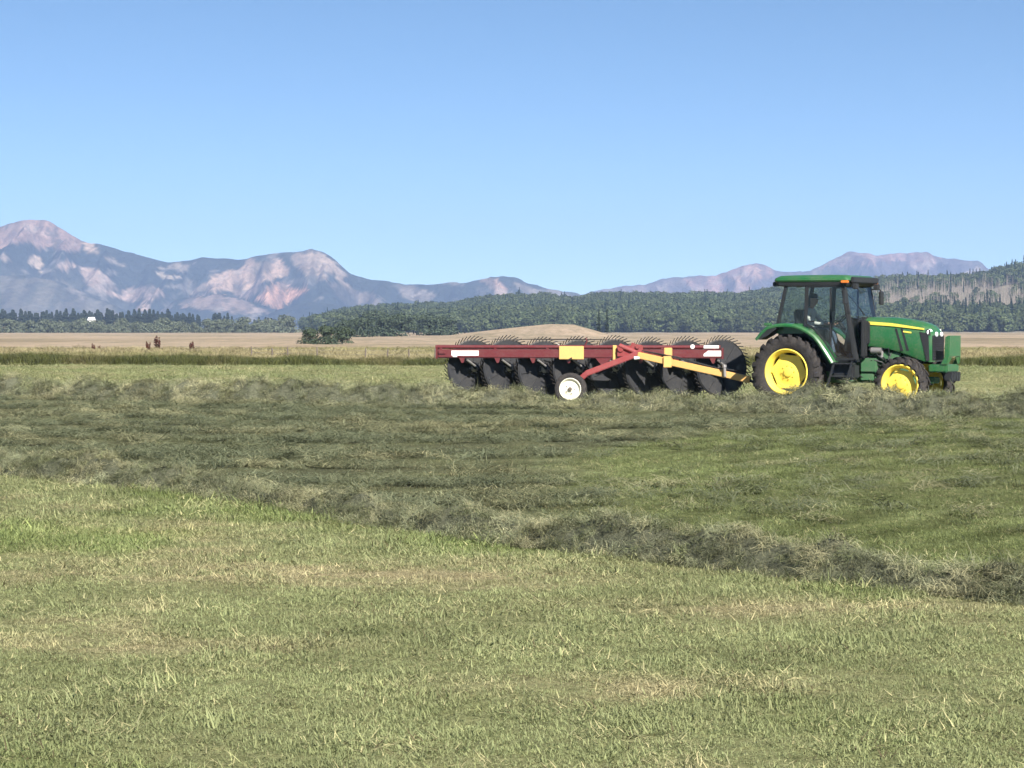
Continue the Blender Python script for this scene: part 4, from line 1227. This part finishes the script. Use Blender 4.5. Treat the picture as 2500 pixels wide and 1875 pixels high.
# front bracket and guard plate ahead of the grille
gd = MB()
gd.box((3.19, 0, .875), (.42, .72, .17))
guard = gd.build('front_guard', G, TR, bevel=.025)
for s in (-1, 1):
    MB().prism([(3.26, .96), (3.40, .96), (3.43, 1.10), (3.43, 1.56), (3.36, 1.53), (3.34, 1.10)], s * .37, s * .345).build('guard_upright', G, guard)
MB().slab([(3.425, -.34, 1.12), (3.425, .34, 1.12), (3.435, .34, 1.56), (3.435, -.34, 1.56)], .02).build('guard_plate', M['green'], guard, bevel=.005)
for s in (-1, 1):
    MB().slab([(3.41, s * .33, 1.11), (3.41, s * .10, 1.11), (3.39, s * .28, .965), (3.39, s * .33, .965)], .015).build('guard_brace', G, guard)
wt = MB()
for k in range(4): wt.prism([(3.30, .62), (3.46, .60), (3.47, .80), (3.30, .79)], -.27 + k * .145, -.27 + k * .145 + .12)
wt.build('front_weight', M['black'], TR, bevel=.012)
# three-point linkage and drawbar
lk = MB()
for s in (-1, 1):
    lk.bar((-.25, s * .30, .62), (-1.0, s * .40, .55), .05, .08); lk.tube([(-.35, s * .30, 1.15), (-.78, s * .38, .60)], .025, 8)
lk.bar((-.35, 0, 1.05), (-.80, 0, .98), .05, .06)
lk.build('lift_arm', K, TR)
MB().bar((-.1, 0, .47), (-1.05, 0, .47), .09, .06).tube([(-1.0, 0, .40), (-1.0, 0, .68)], .022, 8).build('drawbar', K, TR)

# ================================================================== WHEEL RAKE (local x along the beam towards the tractor, y away from the camera)
RK = empty('wheel_rake', (1.5, 55.35, 0), -R(10))
tag(RK, 'long dark red hay rake with spiked finger wheels and yellow tongue', 'rake')
beam = MB().box((.0, 0, 1.14), (6.45, .20, .20)).build('main_beam', M['red'], RK, bevel=.02)
MB().tube([(-3.28, -.03, 1.292), (3.2, -.03, 1.292)], .043, 12).build('upper_tube', M['red'], RK)
for x in (-3.15, -1.9, -.7, 1.9, 3.05):
    MB().box((x, -.02, 1.25), (.06, .12, .05)).build('tube_bracket', M['red'], RK, bevel=.008)
MB().box((-3.245, 0, 1.15), (.04, .24, .26)).box((-3.12, -.115, 1.17), (.16, .03, .08)).build('end_plate', M['red'], beam, bevel=.01)
MB().box((3.245, 0, 1.15), (.04, .24, .26)).build('end_plate', M['red'], beam, bevel=.01)
MB().box((-2.585, -.105, 1.152), (.63, .008, .115)).box((-2.82, -.105, 1.082), (.10, .0085, .035)).build('reflective_strip', M['white'], beam)
MB().prism([(2.83, 1.09), (3.22, 1.09), (3.22, 1.215), (2.93, 1.215), (2.83, 1.14)], -.109, -.101).build('reflective_strip', M['white'], beam)
MB().box((3.0, -.078, 1.30), (.34, .008, .065)).build('reflective_strip', M['white'], RK)
MB().tube([(2.58, -.08, 1.305), (2.58, -.04, 1.305)], .05, 10).build('reflector', M['white'], RK)
MB().box((-.145, -.118, 1.165), (.56, .03, .30)).build('yellow_panel', M['rake_yellow'], RK, bevel=.008)
MB().box((-.17, -.137, 1.03), (.09, .012, .03), Matrix.Rotation(R(-30), 3, 'Y')).build('panel_latch', M['black'], RK)
MB().tube([(-.40, -.02, 1.30), (-.55, -.02, 1.42), (-.30, -.02, 1.44)], .012, 6).build('hose', M['steel'], RK)
MB().tube([(.14, -.05, 1.31), (.20, -.05, 1.42), (.17, -.05, 1.50)], .016, 6).build('hose', M['red'], RK)
MB().box((.835, -.10, 1.17), (.085, .05, .33)).build('yellow_clamp', M['rake_yellow'], RK, bevel=.008)
# pivot cluster, hydraulic cylinder and carrying arm
pv = MB().box((1.10, -.13, 1.20), (.40, .16, .24)).box((1.30, -.16, 1.28), (.22, .12, .16), Matrix.Rotation(R(25), 3, 'Y'))
pv.tube([(.95, -.20, 1.33), (1.36, -.22, 1.16)], .055, 10).tube([(.98, -.24, 1.25), (.98, -.02, 1.25)], .07, 12).tube([(1.36, -.26, 1.30), (1.36, -.04, 1.30)], .05, 10)
pv.prism([(1.28, 1.05), (1.50, 1.12), (1.47, 1.34), (1.30, 1.36)], -.22, -.16)
pv.build('pivot_bracket', M['red_bright'], RK, bevel=.008)
MB().bar((1.46, -.24, 1.18), (.22, -.40, .70), .10, .13).bar((.26, -.40, .72), (-.10, -.40, .40), .09, .12).build('carrying_arm', M['red_bright'], RK, bevel=.015)
MB().prism([(.40, 1.04), (.76, 1.04), (.60, .90), (.52, .90)], -.10, .06).build('beam_gusset', M['red'], RK)
MB().tube([(1.18, -.20, 1.08), (.62, -.34, .86)], .04, 10).build('hydraulic_cylinder', M['steel'], RK)
MB().tube([(1.30, -.30, 1.045), (1.43, -.30, 1.06)], .04, 10).build('tongue_pin', M['white'], RK)
# tongue
tA = Vector((1.38, -.27, 1.115)); tB = Vector((3.93, -.86, .585))
tong = MB().bar(tA, tB, .11, .15).build('tongue', M['rake_yellow'], RK, bevel=.015)
q = tA.lerp(tB, .27)
MB().box(q + Vector((0, .06, .16)), (.17, .16, .30)).box(q + Vector((0, -.07, .0)), (.19, .02, .26)).build('tongue_bracket', M['rake_yellow'], RK, bevel=.012)
q2 = tA.lerp(tB, .78)
MB().tube([q2 + Vector((0, -.09, -.05)), q2 + Vector((-.01, -.09, .16))], .035, 10).tube([q2 + Vector((-.01, -.09, .15)), q2 + Vector((-.02, -.09, .21))], .055, 10).build('jack', M['steel'], RK)
MB().bar(tB - Vector((.03, 0, 0)), (4.02, -.885, .52), .06, .05).tube([(4.02, -.885, .44), (4.02, -.885, .62)], .03, 8).build('hitch_clevis', M['black'], RK)
hz = MB()
for k in range(2):
    hz.tube([tA + Vector((.1, -.05 - .03 * k, .10)), tA.lerp(tB, .35) + Vector((0, -.05, .12 + .03 * k)), tA.lerp(tB, .7) + Vector((0, -.02, .10)), tB + Vector((.0, 0, .16)), tB + Vector((.45, .25, .50))], .013, 6)
hz.build('hydraulic_hose', M['black'], RK)
# carrying wheels
def carry_wheel(x, y):
    w = empty('carrying_wheel', (x, y, .36), 0, RK)
    t = MB(); t.lathe_y([(.235, -.075), (.26, -.095), (.31, -.10), (.345, -.085), (.36, -.05), (.362, 0), (.36, .05), (.345, .085), (.31, .10), (.26, .095), (.235, .075)], 36)
    t.build('tyre', M['rubber'], w, 40)
    r = MB(); r.lathe_y([(.236, .075), (.238, -.078), (.248, -.092), (.236, -.10), (.222, -.085), (.205, -.045), (.17, -.035), (.13, -.055), (.085, -.07), (.05, -.07), (.05, -.10), (.04, -.10), (.04, -.06), (.004, -.06)], 36)
    r.build('rim', M['white_rim'], w, 30)
    h = MB(); h.lathe_y([(.045, -.062), (.045, -.108), (.035, -.115), (.003, -.115)], 14)
    for k in range(5):
        a = k * 1.257; h.tube([(.10 * math.cos(a), -.06, .10 * math.sin(a)), (.10 * math.cos(a), -.085, .10 * math.sin(a))], .012, 6)
    h.build('hub', M['bark'], w, 30)
carry_wheel(-.10, -.52)
carry_wheel(-.10, 1.75)
MB().tube([(-.10, -.46, .37), (-.10, 1.70, .37)], .04, 10).build('axle', M['red'], RK)
# finger wheels
fw_parts = None
for i in range(8):
    x = -2.53 + .813 * i
    w = empty('finger_wheel', (x + .02, .46, .80 + .02 * math.sin(i * 2.1)), 0, RK)
    w.rotation_euler = (0, i * .31, R(38) + .05 * math.sin(i * 1.7))
    w.rotation_mode = 'XYZ'
    if fw_parts is None:
        g = MB(); g.lathe_y([(.03, -.05), (.14, -.045), (.16, -.02), (.40, -.008), (.615, -.016), (.63, 0), (.615, .006), (.40, .01), (.16, 0), (.03, 0)], 48)
        for k in range(8):
            a = k * math.pi / 4
            g.bar((.17 * math.cos(a), -.016, .17 * math.sin(a)), (.57 * math.cos(a), -.016, .57 * math.sin(a)), .02, .03, up=(0, 1, 0))
        a1 = g.build('wind_guard', M['disc'], w, 30)
        rg = MB(); rg.lathe_y([(.637, -.02), (.652, -.012), (.652, .014), (.637, .02)], 48, close=True)
        a2 = rg.build('wheel_rim', M['disc'], w, 30)
        tn = MB()
        for k in range(46):
            a = 2 * math.pi * k / 46; ca, sa = math.cos(a), math.sin(a); b = a - .12
            tn.tube([(.56 * ca, .02, .56 * sa), (.66 * ca, .03, .66 * sa), (.745 * math.cos(b), -.02, .745 * math.sin(b))], [.013, .013, .011], 4)
        a3 = tn.build('tine', M['tine'], w, 30); a3['kind'] = 'stuff'
        hb = MB(); hb.lathe_y([(.085, -.04), (.085, -.10), (.05, -.14), (.004, -.14)], 16)
        for k in range(6): hb.tube([(.115 * math.cos(k * 1.047), -.03, .115 * math.sin(k * 1.047)), (.115 * math.cos(k * 1.047), -.075, .115 * math.sin(k * 1.047))], .014, 6)
        a4 = hb.build('hub', M['steel'], w, 30)
        fw_parts = [a1, a2, a3, a4]
    else:
        for p in fw_parts:
            c = p.copy(); COL.objects.link(c); c.parent = w
    hx_, hy_ = x + .11, .34
    MB().bar((x - .14, -.03, 1.02), (x + .02, .12, .93), .05, .07).bar((x + .0, .11, .95), (hx_, hy_, .80), .05, .06).build('wheel_arm', M['black'], RK, bevel=.008)
    MB().prism([(x - .20, 1.05), (x - .06, 1.05), (x - .10, .93), (x - .14, .93)], -.085, -.04).build('arm_bracket', M['red'], RK)
    MB().tube([(x - .02, -.06, 1.0), (x + .14, .10, .86)], .025, 8).build('spring', M['steel'], RK)

# ================================================================== DRIVER
def driver():
    J = {}; E_ = []
    def j(n, x, y, z, r): J[n] = (len(J), (x, y, z), r)
    def e(*ns):
        for a, b in zip(ns, ns[1:]): E_.append((J[a][0], J[b][0]))
    j('pelvis', .13, 0, 1.70, (.125, .16)); j('waist', .11, 0, 1.82, (.105, .15)); j('chest', .13, 0, 1.98, (.115, .175)); j('collar', .165, 0, 2.11, (.07, .10))
    j('neck', .195, 0, 2.17, (.052, .052)); j('jaw', .235, 0, 2.235, (.068, .062)); j('face', .25, 0, 2.31, (.092, .076)); j('brow', .238, 0, 2.375, (.094, .078)); j('crown', .225, 0, 2.43, (.06, .055))
    e('pelvis', 'waist', 'chest', 'collar', 'neck', 'jaw', 'face', 'brow', 'crown')
    j('nose', .352, 0, 2.305, (.016, .014)); e('face', 'nose')
    for s, k in ((-1, 'r'), (1, 'l')):
        j(k + 'sh', .15, s * .20, 2.07, (.066, .066)); j(k + 'up', .22, s * .25, 1.95, (.052, .052)); j(k + 'el', .33, s * .285, 1.835, (.046, .046)); j(k + 'fa', .47, s * .25, 1.81, (.042, .042))
        j(k + 'wr', .59, s * .20, 1.805, (.030, .030)); j(k + 'pa', .665, s * .175, 1.815, (.036, .022))
        e('collar', k + 'sh', k + 'up', k + 'el', k + 'fa', k + 'wr', k + 'pa')
        for f, (dy, L) in enumerate(((-.03, .07), (-.01, .08), (.012, .078), (.033, .06))):
            j(k + 'f%da' % f, .70, s * .17 + dy, 1.828, (.010, .010)); j(k + 'f%db' % f, .70 + L * .6, s * .165 + dy, 1.822, (.009, .009)); j(k + 'f%dc' % f, .70 + L * .62, s * .165 + dy, 1.795, (.008, .008))
            e(k + 'pa', k + 'f%da' % f, k + 'f%db' % f, k + 'f%dc' % f)
        j(k + 'ta', .675, s * .175 - s * .045, 1.80, (.011, .011)); j(k + 'tb', .715, s * .175 - s * .065, 1.79, (.009, .009)); e(k + 'pa', k + 'ta', k + 'tb')
        j(k + 'hip', .20, s * .10, 1.67, (.10, .10)); j(k + 'th', .42, s * .13, 1.68, (.082, .082)); j(k + 'kn', .63, s * .15, 1.66, (.064, .064)); j(k + 'ca', .70, s * .15, 1.45, (.058, .058)); j(k + 'an', .78, s * .15, 1.22, (.042, .042)); j(k + 'he', .77, s * .15, 1.155, (.042, .042)); j(k + 'to', .96, s * .16, 1.14, (.038, .034))
        e('pelvis', k + 'hip', k + 'th', k + 'kn', k + 'ca', k + 'an', k + 'he', k + 'to')
    base = Vector((.15, 0, 1.57))
    me = bpy.data.meshes.new('person')
    me.from_pydata([tuple(Vector(v[1]) - base) for v in J.values()], E_, []); me.update()
    o = bpy.data.objects.new('person', me); COL.objects.link(o)
    sk = o.modifiers.new('skin', 'SKIN'); sk.use_smooth_shade = True
    for i, v in enumerate(J.values()):
        me.skin_vertices[0].data[i].radius = v[2]
        me.skin_vertices[0].data[i].use_root = (i == 0)
    sb = o.modifiers.new('sub', 'SUBSURF'); sb.levels = 1; sb.render_levels = 1
    dg = bpy.context.evaluated_depsgraph_get(); dg.update()
    nm = bpy.data.meshes.new_from_object(o.evaluated_get(dg))
    o.modifiers.clear(); o.data = nm
    nm.materials.clear()
    for mm in (M['shirt'], M['skin'], M['jeans'], M['seat']): nm.materials.append(mm)
    for p in nm.polygons:
        c = p.center + base
        k = 0
        if c.z > 2.145: k = 1
        elif c.x > .575 and c.z > 1.745: k = 1
        elif c.z < 1.745 and c.z > 1.20: k = 2
        elif c.z <= 1.20: k = 3
        p.material_index = k; p.use_smooth = True
    Mx = Matrix.Translation(TR.location) @ Matrix.Rotation(-R(30), 4, 'Z') @ Matrix.Translation(base)
    o.matrix_world = Mx
    tag(o, 'driver in pale shirt and dark cap seated in the tractor cab', 'person')
    cp = MB()
    n = 20
    rings = []
    for z, rx, ry in ((2.365, .107, .090), (2.41, .104, .087), (2.445, .085, .070), (2.465, .045, .038)):
        rings.append([(.232 + rx * math.cos(2 * math.pi * k / n) - base.x, ry * math.sin(2 * math.pi * k / n), z - base.z) for k in range(n)])
    cap = loft(rings, M['cap'], 'cap', o)
    MB().prism([(.30 - base.x, 2.372 - base.z), (.43 - base.x, 2.352 - base.z), (.43 - base.x, 2.36 - base.z), (.30 - base.x, 2.388 - base.z)], -.068, .068).build('cap_brim', M['cap'], cap)
    for s in (-1, 1):
        MB().box((.333 - base.x, s * .032, 2.335 - base.z), (.012, .022, .012)).build('eye', M['seat'], o)
    MB().box((.330 - base.x, 0, 2.262 - base.z), (.012, .045, .010)).build('mouth', M['skin'], o)
driver()

# ================================================================== AIR
def haze():
    x0, x1, y0, y1, z0, z1 = -5200, 7200, -450, 7700, -3.0, 330
    vs = [(x, y, z) for x in (x0, x1) for y in (y0, y1) for z in (z0, z1)]
    m = bpy.data.materials.new('mountain_air'); m.use_nodes = True
    nt = m.node_tree; nt.nodes.clear()
    out = N(nt, 'ShaderNodeOutputMaterial'); pv_ = N(nt, 'ShaderNodeVolumePrincipled')
    pv_.inputs['Color'].default_value = (.41, .59, 1.0, 1)
    pv_.inputs['Density'].default_value = 1.12e-4
    pv_.inputs['Anisotropy'].default_value = 0.0
    nt.links.new(pv_.outputs[0], out.inputs['Volume'])
    o = add_mesh('haze', vs, [(0, 1, 3, 2), (4, 6, 7, 5), (0, 4, 5, 1), (2, 3, 7, 6), (0, 2, 6, 4), (1, 5, 7, 3)], m)
    o['kind'] = 'stuff'
haze()
